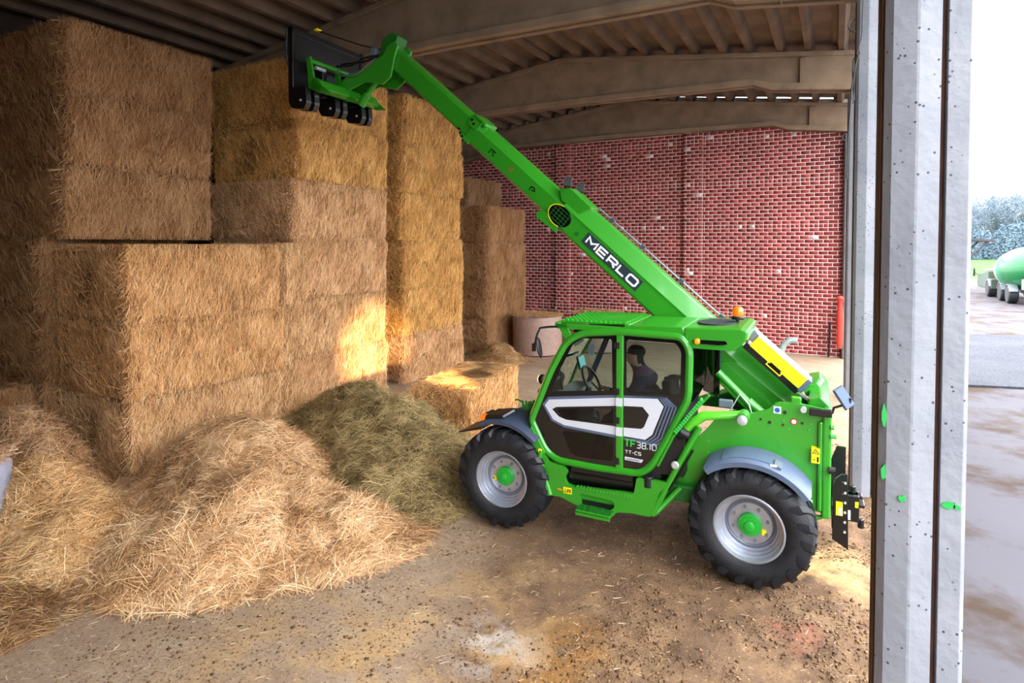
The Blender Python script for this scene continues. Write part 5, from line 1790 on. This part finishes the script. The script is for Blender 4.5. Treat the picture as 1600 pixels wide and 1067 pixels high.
def tree(x, y, h, seed, label, spread=.34):
    r = random.Random(seed)
    root = empty('bare_tree', (x, y, 0))
    setp(root, label, 'tree', 'hazy trees behind the field')
    tr = MB(); tw_ = []

    def grow(p, d, L, rad, lvl):
        q = p + d * L * .5 + Vector((r.uniform(-.04, .04), r.uniform(-.04, .04), 0)) * L
        e = q + (d + Vector((r.uniform(-.15, .15), r.uniform(-.15, .15), .08))).normalized() * L * .5
        if lvl < 3: tr.tube([tuple(p), tuple(q), tuple(e)], [rad, rad * .8, rad * .6], 5, caps=False)
        else: tw_.append((p, e, rad))
        if lvl >= 5: return
        for k in range(3 if lvl else 4):
            t = r.uniform(.45, 1.0)
            b = p.lerp(e, t) if lvl else p.lerp(e, r.uniform(.35, 1))
            ax = Vector((r.uniform(-1, 1), r.uniform(-1, 1), r.uniform(-.1, .6))).normalized()
            grow(b, (d * (1 - spread) + ax * (spread + .28)).normalized(), L * r.uniform(.55, .72), rad * .5, lvl + 1)
        grow(e, (d + Vector((r.uniform(-.3, .3), r.uniform(-.3, .3), .1))).normalized(), L * .68, rad * .58, lvl + 1)
    grow(Vector((0, 0, 0)), Vector((r.uniform(-.05, .05), 0, 1)), h * .36, h * .016, 0)
    tr.build('trunk', tb_, root)
    n = len(tw_)
    P = np.array([tuple((a + b) / 2) for a, b, _ in tw_]); D = np.array([tuple(b - a) for a, b, _ in tw_])
    L = np.linalg.norm(D, axis=1)
    Vt, Ft = strands(P, D / L[:, None], np.tile([0, -1., 0], (n, 1)), L, np.full(n, .07), np.zeros(n), np.zeros(n))
    k = n * 3
    idx = rng.integers(0, n, k)
    Pl = P[idx] + rng.normal(0, .35, (k, 3)); al = rng.uniform(0, 2 * pi, k)
    Vl, Fl = strands(Pl, np.stack([np.cos(al), np.zeros(k), np.sin(al)], 1), np.tile([0, -1., 0], (k, 1)), np.full(k, .22), np.full(k, .12), np.zeros(k), np.zeros(k))
    o = link(bpy.data.objects.new('twigs', np_mesh('twigs', np.concatenate([Vt, Vl]), np.concatenate([Ft, Fl + len(Vt)]), [tw])), root)
    o['kind'] = 'stuff'


TORD = ['first', 'second', 'third', 'fourth', 'fifth', 'sixth', 'seventh', 'eighth', 'ninth', 'tenth']
for k, (px_, dist, h) in enumerate(((1522, 165, 19), (1538, 170, 21), (1548, 158, 18), (1562, 172, 17), (1574, 160, 14), (1592, 150, 19), (1606, 168, 20), (1622, 155, 19), (1645, 165, 18))):
    tx = (px_ - 800) / 925 * dist
    X = tx * cos(radians(28.6)) - dist * sin(radians(28.6)); Y = tx * sin(radians(28.6)) + dist * cos(radians(28.6))
    tree(X, Y, h, 100 + k, f'{TORD[k]} bare hazy tree behind the green field, counting right from the nearest column')
# bushes along the foot of the trees
bs = mat('misty_bush', (84, 102, 116), .9)  # mist is put into the bush colour
brr = np.random.default_rng(5)
for k, (px_, dist, w, h) in enumerate(((1505, 140, 7, 6.5), (1530, 142, 7, 7), (1552, 141, 7, 6), (1575, 139, 7, 8.5), (1596, 140, 8, 9), (1622, 141, 8, 8), (1650, 142, 8, 7))):
    tx = (px_ - 800) / 925 * dist
    X = tx * cos(radians(28.6)) - dist * sin(radians(28.6)); Y = tx * sin(radians(28.6)) + dist * cos(radians(28.6))
    n = 5000
    d = unit(brr.normal(0, 1, (n, 3))); d[:, 2] = np.abs(d[:, 2])
    rad = brr.uniform(.5, 1, n)[:, None] * (1 + .25 * (vnoise(d[:, 0] * 3 + 4, d[:, 2] * 3 + d[:, 1] * 2 + 4, k, 3)[:, None] - .5))
    P = d * rad * np.array([w / 2, w / 2, h]) + np.array([X, Y, 0])
    a = brr.uniform(0, 2 * pi, n)
    Vb, Fb = strands(P, np.stack([np.cos(a), np.zeros(n), np.sin(a)], 1), np.tile([-.3, -1., 0.], (n, 1)), brr.uniform(.3, .7, n), brr.uniform(.2, .4, n), np.zeros(n), np.zeros(n))
    o = link(bpy.data.objects.new('misty_bush', np_mesh('misty_bush', Vb, Fb, [bs])))
    setp(o, f'{TORD[k]} misty blue-grey bush under the bare trees, counting right from the nearest column', 'bush', 'misty bushes behind the field')

# unseen tree belt added right of the frame to cut low horizon light
m = MB()
trs = random.Random(12)
pts = []
for k in range(121):
    a = radians(47 - k * 1.15)
    R_ = 165 + trs.uniform(-10, 10)
    pts.append((R_ * cos(a), R_ * sin(a), trs.uniform(9, 17)))
vs = []; fs = []
for (x, y, h) in pts:
    vs += [(x, y, -1), (x * .985, y * .985, h * .7), (x, y, h), (x * 1.06, y * 1.06, h * .8), (x * 1.08, y * 1.08, -1)]
for k in range(120):
    for j in range(4):
        fs.append((k * 5 + j, k * 5 + j + 1, k * 5 + j + 6, k * 5 + j + 5))
m.add(vs, fs)
tl = m.build('added_treeline', mat('added_hazy_woodland', (84, 96, 96), .9, noise=.3, nscale=.2), smooth=True)
setp(tl, 'hazy tree belt added out of view to cut low horizon light', 'trees', None, 'stuff')
